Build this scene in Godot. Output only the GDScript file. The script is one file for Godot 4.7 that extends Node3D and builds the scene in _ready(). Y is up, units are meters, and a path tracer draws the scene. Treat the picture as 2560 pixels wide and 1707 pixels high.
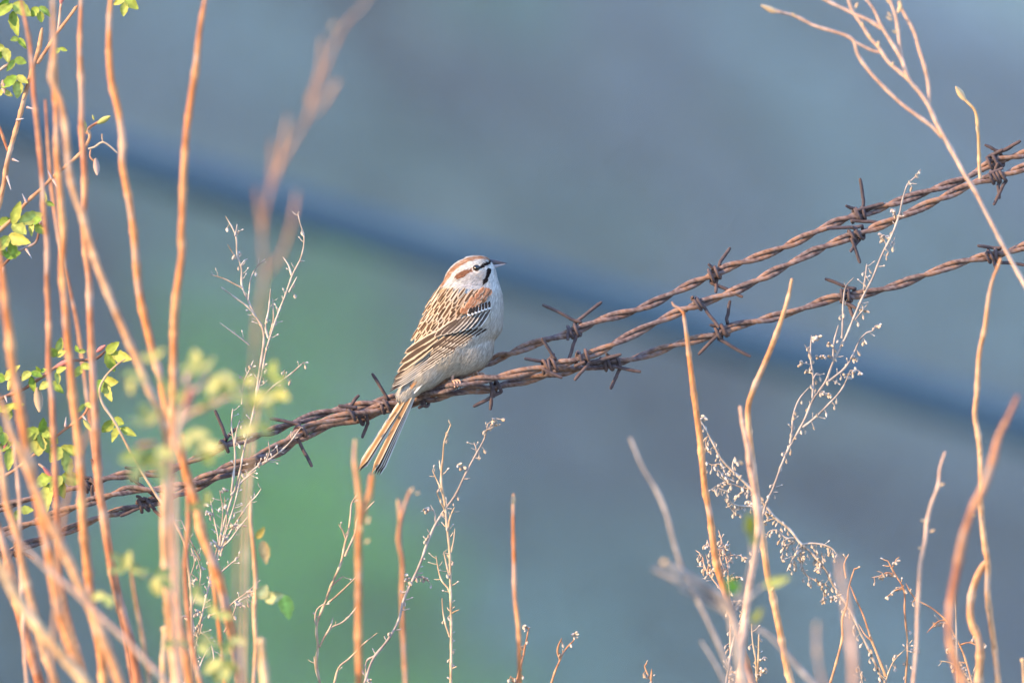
extends Node3D

# A small bunting on rusty barbed wire among dry canes and wormwood, seen through a long lens.
# Sizes were measured on the photograph: 0.27 mm per photo pixel at the distance of the bird (10 m from the lens).
const S := 0.00027
const DIST := 10.0
const EYE_Y := 1.2

var rng := RandomNumberGenerator.new()
var noise := FastNoiseLite.new()
var mats := {}
var taken := {}

class Shape:
	var v := PackedVector3Array()
	var n := PackedVector3Array()
	var c := PackedColorArray()
	var i := PackedInt32Array()
	func vert(p: Vector3, nn: Vector3, col: Color) -> int:
		v.append(p); n.append(nn); c.append(col)
		return v.size() - 1
	func tri(a: int, b: int, d: int) -> void:
		var g := (v[b] - v[a]).cross(v[d] - v[a])
		if g.dot(n[a] + n[b] + n[d]) > 0.0:
			i.append(a); i.append(d); i.append(b)
		else:
			i.append(a); i.append(b); i.append(d)
	func quad(a: int, b: int, d: int, e: int) -> void:
		tri(a, b, d); tri(a, d, e)
	func mesh() -> ArrayMesh:
		var arr := []
		arr.resize(Mesh.ARRAY_MAX)
		arr[Mesh.ARRAY_VERTEX] = v; arr[Mesh.ARRAY_NORMAL] = n; arr[Mesh.ARRAY_COLOR] = c; arr[Mesh.ARRAY_INDEX] = i
		var m := ArrayMesh.new()
		m.add_surface_from_arrays(Mesh.PRIMITIVE_TRIANGLES, arr)
		return m

func at(x: float, y: float, z: float = 0.0) -> Vector3:
	var k := S * (DIST - z) / DIST
	return Vector3((x - 1280.0) * k, EYE_Y + (853.5 - y) * k, z)

func numbered(called: String) -> String:
	var k: int = taken.get(called, 0)
	taken[called] = k + 1
	return called if k == 0 else "%s_%03d" % [called, k]

func thing(called: String, label: String, category: String, where: Vector3, group := "") -> Node3D:
	var o := Node3D.new()
	o.name = numbered(called)
	add_child(o)
	o.position = where
	o.set_meta("label", label)
	o.set_meta("category", category)
	if group != "":
		o.set_meta("group", group)
	return o

# commits a shape whose points are in world metres as one mesh under its thing
func part(s: Shape, called: String, m: Material, parent: Node3D, origin: Vector3) -> MeshInstance3D:
	for k in s.v.size():
		s.v[k] -= origin
	var o := MeshInstance3D.new()
	o.mesh = s.mesh()
	o.material_override = m
	o.name = called
	parent.add_child(o, true)
	return o

func nz(p: Vector3, f: float) -> float:
	# f is in waves per metre
	return noise.get_noise_3d(p.x * f * 50.0, p.y * f * 50.0, p.z * f * 50.0)

func vary(c: Color, k: float) -> Color:
	return Color(clampf(c.r * k, 0, 1), clampf(c.g * k, 0, 1), clampf(c.b * k, 0, 1))

func spline(pts: PackedVector3Array, step: float) -> PackedVector3Array:
	var out := PackedVector3Array()
	var last := pts.size() - 1
	for k in last:
		var b := pts[k]; var c := pts[k + 1]
		var a := pts[k - 1] if k > 0 else b * 2.0 - c
		var d := pts[k + 2] if k + 2 <= last else c * 2.0 - b
		var tb := b.distance_to(c)
		var m := maxi(1, int(ceil(b.distance_to(c) / step)))
		for j in m:
			out.append(b.cubic_interpolate_in_time(c, a, d, float(j) / m, maxf(tb, 1e-6), -maxf(a.distance_to(b), 1e-6), maxf(tb, 1e-6) + maxf(c.distance_to(d), 1e-6)))
	out.append(pts[last])
	return out

func tube(s: Shape, p: PackedVector3Array, r: PackedFloat32Array, col: PackedColorArray, sides := 7, rough := 0.0) -> void:
	var last := p.size() - 1
	if last < 1:
		return
	var t := (p[1] - p[0]).normalized()
	var u := t.cross(Vector3(0.3, 0.2, 0.93)).normalized()
	var first := s.v.size()
	for k in p.size():
		var t2 := (p[mini(k + 1, last)] - p[maxi(k - 1, 0)]).normalized()
		if t2.length() < 0.5:
			t2 = t
		u = (u - t2 * u.dot(t2)).normalized()
		t = t2
		var w := t.cross(u)
		for j in sides:
			var a := TAU * j / sides
			var d := u * cos(a) + w * sin(a)
			var k2 := 1.0
			if rough > 0.0:
				k2 += rough * nz(p[k] + d * r[k], 900.0)
			s.vert(p[k] + d * r[k] * k2, d, col[k])
	for k in last:
		for j in sides:
			var a := first + k * sides + j
			var b := first + k * sides + (j + 1) % sides
			s.quad(a, b, b + sides, a + sides)
	for e in 2:
		var k := 0 if e == 0 else last
		var dir := (p[0] - p[1]).normalized() if e == 0 else (p[last] - p[last - 1]).normalized()
		var tip := s.vert(p[k] + dir * r[k] * 0.55, dir, col[k])
		for j in sides:
			s.tri(first + k * sides + j, first + k * sides + (j + 1) % sides, tip)

func blob(s: Shape, p: Vector3, axis: Vector3, len_: float, wid: float, col: Color) -> void:
	var q := PackedVector3Array(); var r := PackedFloat32Array(); var c := PackedColorArray()
	for k in 5:
		var t := k / 4.0
		q.append(p + axis * len_ * t)
		r.append(maxf(0.12, sin(PI * (0.12 + 0.8 * t))) * wid * 0.5)
		c.append(vary(col, 0.9 + 0.25 * t))
	tube(s, q, r, c, 6)

func line(flat: Array, z: float) -> PackedVector3Array:
	var out := PackedVector3Array()
	for k in flat.size() / 2:
		out.append(at(flat[2 * k], flat[2 * k + 1], z))
	return out

func ground_h(x: float, z: float) -> float:
	var h := -3.2 * smoothstep(-4.0, -18.0, z) + 0.05 * noise.get_noise_2d(x * 9.0, z * 9.0)
	var t := smoothstep(-30.0, -50.0, z)
	if t > 0.0:
		h += t * (-17.0 * tanh(0.75 * x / 17.0) + 13.0 * tanh(0.35 * maxf(0.0, -z - 50.0) / 13.0) + 0.5 * noise.get_noise_2d(x * 4.0, z * 4.0))
	return h

func rooted(pts: PackedVector3Array) -> PackedVector3Array:
	# carries a stem on from its lowest measured point down into the soil
	var b := pts[pts.size() - 1]
	var d := b - pts[pts.size() - 2]
	var slope := clampf(d.x / maxf(absf(d.y), 0.001), -0.5, 0.5) * 0.5
	var x := b.x
	for k in 3:
		var f := (k + 1) / 3.0
		var y := lerpf(b.y, ground_h(x, b.z) - 0.02, f)
		x += slope * (b.y - ground_h(x, b.z)) / 3.0 * (1.0 - 0.3 * k)
		pts.append(Vector3(x, y, b.z))
	return pts

const PAL := {
	"orange": [Color(0.52, 0.20, 0.075), Color(0.64, 0.33, 0.155)],
	"tan": [Color(0.53, 0.26, 0.12), Color(0.64, 0.41, 0.25)],
	"cream": [Color(0.58, 0.36, 0.18), Color(0.68, 0.48, 0.28)],
	"rose": [Color(0.42, 0.17, 0.09), Color(0.56, 0.29, 0.16)],
	"pink": [Color(0.60, 0.36, 0.25), Color(0.66, 0.46, 0.35)],
	"grey": [Color(0.30, 0.25, 0.225), Color(0.45, 0.39, 0.35)],
	"white": [Color(0.34, 0.25, 0.18), Color(0.51, 0.45, 0.39)],
	"straw": [Color(0.44, 0.30, 0.18), Color(0.60, 0.47, 0.33)],
	"bark": [Color(0.20, 0.10, 0.07), Color(0.34, 0.19, 0.13)],
	"twig": [Color(0.42, 0.20, 0.11), Color(0.58, 0.33, 0.18)],
}

func stem_shape(pts: PackedVector3Array, w: float, pal: String, nodes := 105.0, taper := 0.82, sides := 9) -> Shape:
	var p := spline(pts, 0.0025)
	var r := PackedFloat32Array(); var c := PackedColorArray()
	var two: Array = PAL[pal]
	var run := rng.randf() * nodes
	var seed_ := rng.randf() * 50.0
	for k in p.size():
		if k > 0:
			run += p[k].distance_to(p[k - 1]) / S
		var ph := fposmod(run + 22.0 * sin(run * 0.013 + seed_), nodes) - nodes * 0.5
		var bump := exp(-ph * ph / 60.0) if nodes > 0.0 else 0.0
		var f := float(k) / p.size()
		var wob := nz(p[k] + Vector3.ONE * seed_, 26.0)
		var a: Color = two[0]; var b: Color = two[1]
		c.append(vary(a.lerp(b, clampf(0.4 + wob * 1.3 + bump * 0.6, 0, 1)), 1.0 + 0.4 * nz(p[k] + Vector3.ONE * seed_, 60.0)))
		var low := clampf((EYE_Y + 0.08 - p[k].y) / 0.3, 0, 1.2) if w > 14.0 else 0.3
		r.append(0.5 * w * S * (0.9 + 0.32 * low) * lerpf(taper, 1.0, f) * minf(1.0, 0.55 + f * 12.0) * (1.0 + 0.27 * bump + 0.10 * wob))
	var s := Shape.new()
	tube(s, p, r, c, sides, 0.06)
	for k in s.v.size():
		var q := s.v[k]
		var streak := nz(Vector3(q.x * 3.0, q.y * 0.22, q.z * 3.0) + Vector3.ONE * seed_, 190.0)
		var blot := nz(q + Vector3.ONE * (seed_ + 9.0), 420.0)
		s.c[k] = vary(s.c[k], clampf(1.0 + 0.55 * streak, 0.6, 1.3)).lerp(two[0] * 0.45, clampf(blot * 1.6 - 0.3, 0, 0.65)).lerp(Color(0.46, 0.39, 0.34), clampf(nz(q + Vector3.ONE * (seed_ + 4.0), 34.0) * 1.8 - 0.25, 0, 0.55))
	return s

# one dry cane: measured points from its tip down, carried on to the ground
func cane(called: String, label: String, z: float, w: float, pal: String, flat: Array, to_ground := true, extra := []) -> Node3D:
	if absf(z) > 0.19:
		z *= 1.55
	var pts := line(flat, z)
	if to_ground:
		pts = rooted(pts)
	var base := pts[pts.size() - 1]
	var o := thing(called, label, "stem", base, "dry plant stems around the wire")
	part(stem_shape(pts, w * 0.92, pal), "stem", mats.stem, o, base)
	for e in extra:
		if e[0] == "branch":
			part(stem_shape(line(e[2], z - 0.002), e[1], pal, 80.0), "branch", mats.stem, o, base)
		elif e[0] == "bud":
			var s := Shape.new()
			var p := at(e[1], e[2], z + 0.004)
			blob(s, p, Vector3(e[3], e[4], 0.2).normalized(), e[5] * S * 0.9, e[5] * S * 0.4, PAL["cream"][1])
			part(s, "bud", mats.stem, o, base)
		elif e[0] == "leaf":
			leaf(o, base, at(e[1], e[2], z + 0.005), Vector3(e[3], e[4], e[5]).normalized(), Vector3(0.3, 0.2, 1.0), e[6] * S, e[6] * S * e[7], e[8])
		elif e[0] == "cut":
			var s := Shape.new()
			var p := at(e[1], e[2], z)
			tube(s, PackedVector3Array([p, p + Vector3(0, 0.0012, 0)]), PackedFloat32Array([w * S * 0.46, w * S * 0.4]), PackedColorArray([PAL["cream"][1], PAL["cream"][1]]), 9)
			part(s, "cut_tip", mats.stem, o, base)
	return o

func leaf(parent: Node3D, origin: Vector3, p: Vector3, dir: Vector3, up: Vector3, len_: float, wid: float, col: Color, called := "leaf") -> void:
	var s := Shape.new()
	var side := dir.cross(up).normalized()
	var nrm := side.cross(dir).normalized()
	var bend := rng.randf_range(-0.6, 0.3)
	var fold := rng.randf_range(0.25, 0.6)
	var rows := 8
	for k in rows + 1:
		var t := float(k) / rows
		var w := wid * 0.5 * pow(sin(PI * pow(clampf(t * 0.97 + 0.02, 0, 1), 0.8)), 0.8) * (1.0 + 0.16 * (k % 2) + 0.12 * rng.randf())
		var c0 := p + dir * len_ * t + nrm * bend * len_ * t * t
		for j in 5:
			var u := (j - 2) / 2.0
			var vein := 1.0 if j != 2 else 1.25
			var edge := Color(0.34, 0.30, 0.08)
			var cc := vary(col, vein * (0.92 + 0.6 * nz(c0 + side * u * w, 300.0)))
			s.vert(c0 + side * u * w + nrm * absf(u) * w * fold, (nrm - side * u * fold).normalized(), cc.lerp(edge, 0.25 if absf(u) > 0.9 else 0.0))
	for k in rows:
		for j in 4:
			var a := k * 5 + j
			s.quad(a, a + 1, a + 6, a + 5)
	part(s, called, mats.leaf, parent, origin)

# a thin weed: several measured twigs, each a part, with spurs and seed heads in between
func herb(called: String, label: String, z: float, pal: String, twigs: Array, seeds: float, seed_col: Color, to_ground := true, spur := 1.0) -> Node3D:
	var lines := []
	for k in twigs.size():
		var zz := z + (0.0 if k == 0 else rng.randf_range(-0.008, 0.008))
		var t: Array = twigs[k]
		var pts := PackedVector3Array()
		var m := (t.size() - 1) / 2
		for j in m:
			# side twigs start in the main stem's plane and lean out of it
			pts.append(at(t[1 + 2 * j], t[2 + 2 * j], lerpf(zz, z, float(j) / maxf(1.0, m - 1))))
		if k == 0 and to_ground:
			pts = rooted(pts)
		lines.append([t[0], pts])
	var base: Vector3 = lines[0][1][lines[0][1].size() - 1]
	var o := thing(called, label, "weed", base, "dry weeds around the wire")
	var fruit := Shape.new()
	for k in lines.size():
		var w: float = lines[k][0]
		var pts: PackedVector3Array = lines[k][1]
		part(stem_shape(pts, w * 1.2, pal, 46.0, 0.6 if k == 0 else 0.5, 6), "stem" if k == 0 else "branch", mats.stem, o, base)
		var p := spline(pts, 0.002)
		for j in p.size() - 1:
			if p[j].y < EYE_Y - 0.24:
				break
			var dir := (p[j] - p[j + 1]).normalized()
			var sd := dir.cross(Vector3(0, 0, 1)) * (1.0 if rng.randf() < 0.5 else -1.0)
			if rng.randf() < 0.22 * spur:
				var l := rng.randf_range(5.0, 20.0) * S
				var e := p[j] + (dir * rng.randf_range(0.4, 1.2) + sd + Vector3(0, 0, rng.randf_range(-0.5, 0.5))).normalized() * l
				tube(fruit, PackedVector3Array([p[j], p[j].lerp(e, 0.5) + sd * l * 0.12, e]), PackedFloat32Array([w * S * 0.22, w * S * 0.2, w * S * 0.14]), PackedColorArray([PAL[pal][0], PAL[pal][1], PAL[pal][1]]), 5)
				if rng.randf() < 0.6:
					blob(fruit, e, (e - p[j]).normalized(), rng.randf_range(4, 8) * S, rng.randf_range(3, 6) * S, vary(seed_col, rng.randf_range(0.8, 1.1)))
			if seeds > 0.08 and rng.randf() < 0.06 and (k > 0 or j < p.size() * 0.45):
				var l := rng.randf_range(18.0, 46.0) * S
				var hd := (dir * rng.randf_range(0.5, 1.3) + sd + Vector3(0, -0.2, rng.randf_range(-0.6, 0.6))).normalized()
				var mid := p[j] + hd * l * 0.6
				var e := p[j] + hd * l + Vector3(0, -0.25 * l, 0)
				tube(fruit, PackedVector3Array([p[j], mid, e]), PackedFloat32Array([1.3 * S, 1.1 * S, 0.8 * S]), PackedColorArray([PAL[pal][0], PAL[pal][1], PAL[pal][1]]), 5)
				for q in rng.randi_range(5, 10):
					var f := rng.randf_range(0.25, 1.0)
					var at_ := p[j].lerp(mid, f / 0.6) if f < 0.6 else mid.lerp(e, (f - 0.6) / 0.4)
					var bd := Vector3(rng.randf_range(-1, 1), rng.randf_range(-1.2, 0.3), rng.randf_range(-1, 1)).normalized()
					blob(fruit, at_ + bd * 1.5 * S, bd, rng.randf_range(7, 12) * S, rng.randf_range(6, 10) * S, vary(seed_col.lerp(Color(0.42, 0.26, 0.14), rng.randf() * 0.6), rng.randf_range(0.7, 1.1)))
			if rng.randf() < seeds * (1.0 if k > 0 or j < p.size() * 0.3 else 0.25):
				var l := rng.randf_range(6.0, 14.0)
				var q := p[j] + (sd * rng.randf_range(0.2, 1.0) + Vector3(0, -0.5, rng.randf_range(-0.6, 0.6))) * l * S
				tube(fruit, PackedVector3Array([p[j], q]), PackedFloat32Array([0.9 * S, 0.7 * S]), PackedColorArray([PAL[pal][0], PAL[pal][1]]), 4)
				blob(fruit, q, Vector3(rng.randf_range(-0.6, 0.6), -1, rng.randf_range(-0.5, 0.5)).normalized(), rng.randf_range(8, 13) * S, rng.randf_range(6, 10) * S, vary(seed_col.lerp(Color(0.42, 0.27, 0.15), rng.randf() * 0.6), rng.randf_range(0.75, 1.1)))
	if fruit.i.size() > 0:
		var f := part(fruit, "seed_heads", mats.stem, o, base)
		f.set_meta("kind", "stuff")
	return o

# ---------------------------------------------------------------- barbed wire
func wire(label: String, pts: PackedVector3Array, turns: float, phase: float, barbs: Array) -> void:
	var base := pts[0]
	var o := thing("barbed_wire", label, "barbed wire", base, "strands of the old wire fence")
	var p := spline(pts, 0.0011)
	var r := 6.4 * S
	for k in 2:
		var q := PackedVector3Array(); var rad := PackedFloat32Array(); var col := PackedColorArray()
		var u := Vector3(0, 0, 1)
		var run := 0.0
		for j in p.size():
			if j > 0:
				run += p[j].distance_to(p[j - 1])
			var t := (p[mini(j + 1, p.size() - 1)] - p[maxi(j - 1, 0)]).normalized()
			u = (u - t * u.dot(t)).normalized()
			var w := t.cross(u)
			var a := run / (turns * S) * TAU + phase + PI * k + 1.3 * nz(Vector3(run, phase, 0), 14.0)
			q.append(p[j] + (u * cos(a) + w * sin(a)) * r * 0.98)
			rad.append(r * 0.95 * (1.0 + 0.14 * nz(q[j], 260.0)))
			col.append(rust(q[j]))
		var s := Shape.new()
		tube(s, q, rad, col, 9, 0.09)
		for j in s.v.size():
			s.c[j] = rust(s.v[j])
		part(s, "strand", mats.rust, o, base)
	for b in barbs:
		barb(o, base, p, b)

func rust(p: Vector3) -> Color:
	var a := nz(p, 60.0)
	var b := nz(p + Vector3(3, 1, 2), 330.0)
	var c := Color(0.13, 0.092, 0.092).lerp(Color(0.29, 0.165, 0.11), clampf(0.4 + a * 2.4, 0, 1))
	c = c.lerp(Color(0.28, 0.23, 0.225), clampf(b * 1.5 + 0.1, 0, 0.7))
	return c.lerp(Color(0.06, 0.04, 0.038), clampf(-b * 2.0 - 0.35, 0, 0.8))

# a barb: two or three coils round the strands and a point at either end
func barb(o: Node3D, base: Vector3, path: PackedVector3Array, b: Array) -> void:
	var c0 := at(b[0], b[1], 0)
	var best := 0
	for k in path.size():
		if Vector2(path[k].x - c0.x, path[k].y - c0.y).length_squared() < Vector2(path[best].x - c0.x, path[best].y - c0.y).length_squared():
			best = k
	var c := path[best]
	var t := (path[mini(best + 3, path.size() - 1)] - path[maxi(best - 3, 0)]).normalized()
	var u := (Vector3(0, 0, 1) - t * t.z).normalized()
	var w := t.cross(u)
	var ends: Array = b[2]
	var s := Shape.new()
	for k in ends.size() / 2:
		var e1: Array = ends[2 * k]; var e2: Array = ends[2 * k + 1]
		var pts := PackedVector3Array()
		var r := 15.5 * S
		var shift := (k * 17.0 - (ends.size() / 2 - 1) * 8.0) * S
		var tip1 := at(e1[0], e1[1], c.z + e1[2] * S)
		var tip2 := at(e2[0], e2[1], c.z + e2[2] * S)
		var a1 := atan2((tip1 - c).dot(w), (tip1 - c).dot(u))
		var a2 := atan2((tip2 - c).dot(w), (tip2 - c).dot(u))
		var turns := rng.randf_range(0.9, 1.25) * TAU + fposmod(a2 - a1, TAU)
		pts.append(tip1)
		var s1 := c + (u * cos(a1) + w * sin(a1)) * r + t * (shift - 10.0 * S)
		for f in [0.3, 0.6, 0.85]:
			pts.append(tip1.lerp(s1, f) + Vector3(rng.randf_range(-1, 1), rng.randf_range(-1, 1), 0) * 1.0 * S)
		var m := 22
		for j in m + 1:
			var f := float(j) / m
			var a := a1 + turns * f
			pts.append(c + (u * cos(a) + w * sin(a)) * r * (1.0 + 0.08 * sin(f * 9.0 + b[0])) + t * (shift + (f - 0.5) * 20.0 * S + 4.0 * S * sin(f * 7.0 + b[1])))
		var s2 := pts[pts.size() - 1]
		for f in [0.85, 0.6, 0.3]:
			pts.append(tip2.lerp(s2, f) + Vector3(rng.randf_range(-1, 1), rng.randf_range(-1, 1), 0) * 1.0 * S)
		pts.append(tip2)
		var p := spline(pts, 0.0012)
		var rad := PackedFloat32Array(); var col := PackedColorArray()
		for j in p.size():
			var f := minf(float(j), p.size() - 1.0 - j)
			rad.append(4.5 * S * clampf(0.78 + f * 0.1, 0, 1))
			col.append(rust(p[j]))
		tube(s, p, rad, col, 8, 0.12)
	for j in s.v.size():
		s.c[j] = vary(rust(s.v[j]), 0.65).lerp(Color(0.085, 0.072, 0.085), 0.55)
	part(s, "barb", mats.rust, o, base)

# ---------------------------------------------------------------- the bird
# measured in photo pixels: x right, y down, z towards the camera; the body's middle plane is z = 0
const CONES := [
	[1188, 682, 42, 1176, 690, 46], [1194, 676, 38, 1209, 665, 20], [1196, 696, 46, 1204, 738, 50],
	[1160, 708, 50, 1152, 760, 72], [1166, 776, 83, 1120, 850, 80], [1120, 850, 80, 1064, 920, 48],
	[1064, 920, 46, 1012, 986, 20], [1198, 775, 58, 1202, 805, 55], [1166, 850, 70, 1172, 866, 62], [1150, 895, 42, 1096, 916, 30],
]

func cone_d(px: float, py: float, pz: float, q: Array) -> float:
	var bx: float = q[3] - q[0]; var by: float = q[4] - q[1]
	var ax: float = px - q[0]; var ay: float = py - q[1]
	var h := clampf((ax * bx + ay * by) / (bx * bx + by * by), 0, 1)
	var dx := ax - bx * h; var dy := ay - by * h
	return sqrt(dx * dx + dy * dy + pz * pz) - lerpf(q[2], q[5], h)

func bird_d(x: float, y: float, z: float) -> float:
	var zz := z * 1.14
	var d := 1e6
	for q in CONES:
		var e := cone_d(x, y, zz, q)
		if d > 1e5:
			d = e
		else:
			var k := 16.0
			var h := maxf(k - absf(d - e), 0.0) / k
			d = minf(d, e) - h * h * k * 0.25
	return d

func bird_n(x: float, y: float, z: float) -> Vector3:
	var e := 1.5
	return Vector3(bird_d(x + e, y, z) - bird_d(x - e, y, z), -(bird_d(x, y + e, z) - bird_d(x, y - e, z)), bird_d(x, y, z + e) - bird_d(x, y, z - e)).normalized()

var skin_grid := {}
func lay_z(x: float, y: float) -> float:
	# height of the flank, from a coarse grid
	var gx := floorf(x / 4.0); var gy := floorf(y / 4.0)
	var v := []
	for k in 4:
		var key := Vector2i(int(gx) + (k & 1), int(gy) + (k >> 1))
		if not skin_grid.has(key):
			skin_grid[key] = skin_z(key.x * 4.0, key.y * 4.0)
		v.append(skin_grid[key])
	var fx := x / 4.0 - gx; var fy := y / 4.0 - gy
	return lerpf(lerpf(v[0], v[1], fx), lerpf(v[2], v[3], fx), fy)

func skin_z(x: float, y: float) -> float:
	if bird_d(x, y, 0.0) > -1.0:
		return 2.0
	var a := 0.0; var b := 130.0
	for k in 18:
		var m := (a + b) * 0.5
		if bird_d(x, y, m) < 0.0:
			a = m
		else:
			b = m
	return a

func bp(x: float, y: float, z: float) -> Vector3:
	return Vector3((x - 1150.0) * S, (955.0 - y) * S, z * S)

func inside(x: float, y: float, flat: Array) -> bool:
	var poly := PackedVector2Array()
	for k in flat.size() / 2:
		poly.append(Vector2(flat[2 * k], flat[2 * k + 1]))
	return Geometry2D.is_point_in_polygon(Vector2(x, y), poly)

func seg(x: float, y: float, flat: Array) -> float:
	var d := 1e6
	for k in flat.size() / 2 - 1:
		var q := Geometry2D.get_closest_point_to_segment(Vector2(x, y), Vector2(flat[2 * k], flat[2 * k + 1]), Vector2(flat[2 * k + 2], flat[2 * k + 3]))
		d = minf(d, q.distance_to(Vector2(x, y)))
	return d

const WING := [1124, 806, 1150, 795, 1180, 775, 1227, 768, 1230, 800, 1178, 838, 1074, 908, 975, 980, 990, 930, 1020, 845]
const MANTLE := [1108, 716, 1190, 722, 1222, 728, 1222, 768, 1150, 795, 1020, 845, 1040, 800, 1075, 745]
const CROWN := [1222, 646, 1207, 643.5, 1190, 645, 1170, 650, 1150, 661, 1133, 674, 1118, 692, 1107, 711]
const EAR := [1190, 666, 1178, 671, 1164, 674, 1151, 679, 1141, 689, 1142, 697, 1150, 697, 1163, 691, 1174, 682, 1184, 677, 1190, 674]
const MALAR := [1221, 669, 1227, 671, 1230, 677, 1225, 683, 1223, 694, 1219, 705, 1209, 707, 1207, 702, 1213, 692, 1217, 681]
const LORE := [1200, 667, 1208, 661, 1213, 658, 1220, 655, 1226, 650, 1229, 653, 1226, 660, 1216, 665, 1207, 671, 1201, 673]
const RUFOUS := [1180, 722, 1217, 726, 1222, 744, 1206, 757, 1189, 764, 1166, 778, 1148, 800, 1132, 806, 1148, 782, 1166, 758, 1176, 742]

# plumage pigment by place on the bird, the same on both flanks
func plumage(x: float, y: float, z: float) -> Color:
	var jx := x + 3.0 * noise.get_noise_3d(x * 5.0, y * 5.0, z * 4.0)
	var jy := y + 3.0 * noise.get_noise_3d(x * 5.0 + 90.0, y * 5.0, z * 4.0)
	var along := x * 0.53 - y * 0.85
	var across := x * 0.85 + y * 0.53
	var fine := noise.get_noise_3d(across * 14.0, along * 2.6, z * 9.0)
	var white := Color(0.55, 0.55, 0.51)
	var c := Color(0.43, 0.40, 0.355)                                  # belly
	c = c.lerp(Color(0.51, 0.50, 0.465), smoothstep(840.0, 760.0, y))  # breast
	# mantle: buff with dark streaks, above the line of the folded wing
	var line_ := across - 1345.0 - (y - 760.0) * -0.10
	var back := smoothstep(16.0, -10.0, line_ + 8.0 * fine) * smoothstep(700.0, 722.0, jy)
	if back > 0.0:
		var buff := Color(0.42, 0.30, 0.17).lerp(Color(0.52, 0.40, 0.27), 0.5 + fine)
		var st := noise.get_noise_3d(across * 9.0, along * 2.2, z * 6.0)
		buff = buff.lerp(Color(0.11, 0.065, 0.035), smoothstep(0.08, 0.26, st) * smoothstep(8.0, 30.0, absf(z)))
		c = c.lerp(buff, back)
	if inside(jx, jy, RUFOUS):
		c = Color(0.50, 0.225, 0.105).lerp(Color(0.56, 0.36, 0.24), clampf(0.3 + fine * 1.3, 0, 0.8))
	# hood
	var hood := smoothstep(724.0, 710.0, jy - (jx - 1160.0) * 0.05)
	if hood > 0.0:
		var h := Color(0.40, 0.40, 0.39).lerp(white, clampf(0.5 + fine * 1.2, 0, 1))
		if jy > 676.0 and jx > 1160.0 and jx < 1216.0:
			h = h.lerp(Color(0.38, 0.35, 0.345), clampf(0.55 + fine * 1.5, 0, 0.9))
		if jx > 1216.0 and jy > 668.0:
			h = Color(0.55, 0.56, 0.55)
		var crown := seg(jx, jy, CROWN)
		h = h.lerp(Color(0.30, 0.16, 0.095).lerp(Color(0.42, 0.33, 0.26), clampf(fine * 2.0, 0, 0.7)), smoothstep(6.8, 3.8, crown + (2.0 if absf(z) < 5.0 else 0.0)))
		if absf(z) < 7.0 and jy < 690.0 and jx < 1215.0:
			h = h.lerp(white, 0.65)
		if inside(jx, jy, EAR):
			h = Color(0.15, 0.065, 0.04).lerp(Color(0.24, 0.12, 0.075), 0.5 + fine)
		if inside(x + (jx - x) * 0.5, y + (jy - y) * 0.5, MALAR) or inside(x + (jx - x) * 0.4, y + (jy - y) * 0.4, LORE):
			h = Color(0.022, 0.018, 0.018)
		var er := Vector2(x - 1191.0, (y - 670.0) * 1.1).length()
		if er < 12.5:
			h = Color(0.10, 0.075, 0.065) if er < 9.5 else h.lerp(Color(0.70, 0.68, 0.62), 0.7 if jy > 671.0 else 0.2)
		c = c.lerp(h, hood)
	return vary(c, 1.0 + 0.22 * fine)

func flow(x: float, y: float) -> Vector2:
	var head := (Vector2(x, y) - Vector2(1262, 640)).normalized()
	return head.lerp(Vector2(-0.55, 0.83), smoothstep(690.0, 750.0, y)).normalized()

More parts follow.
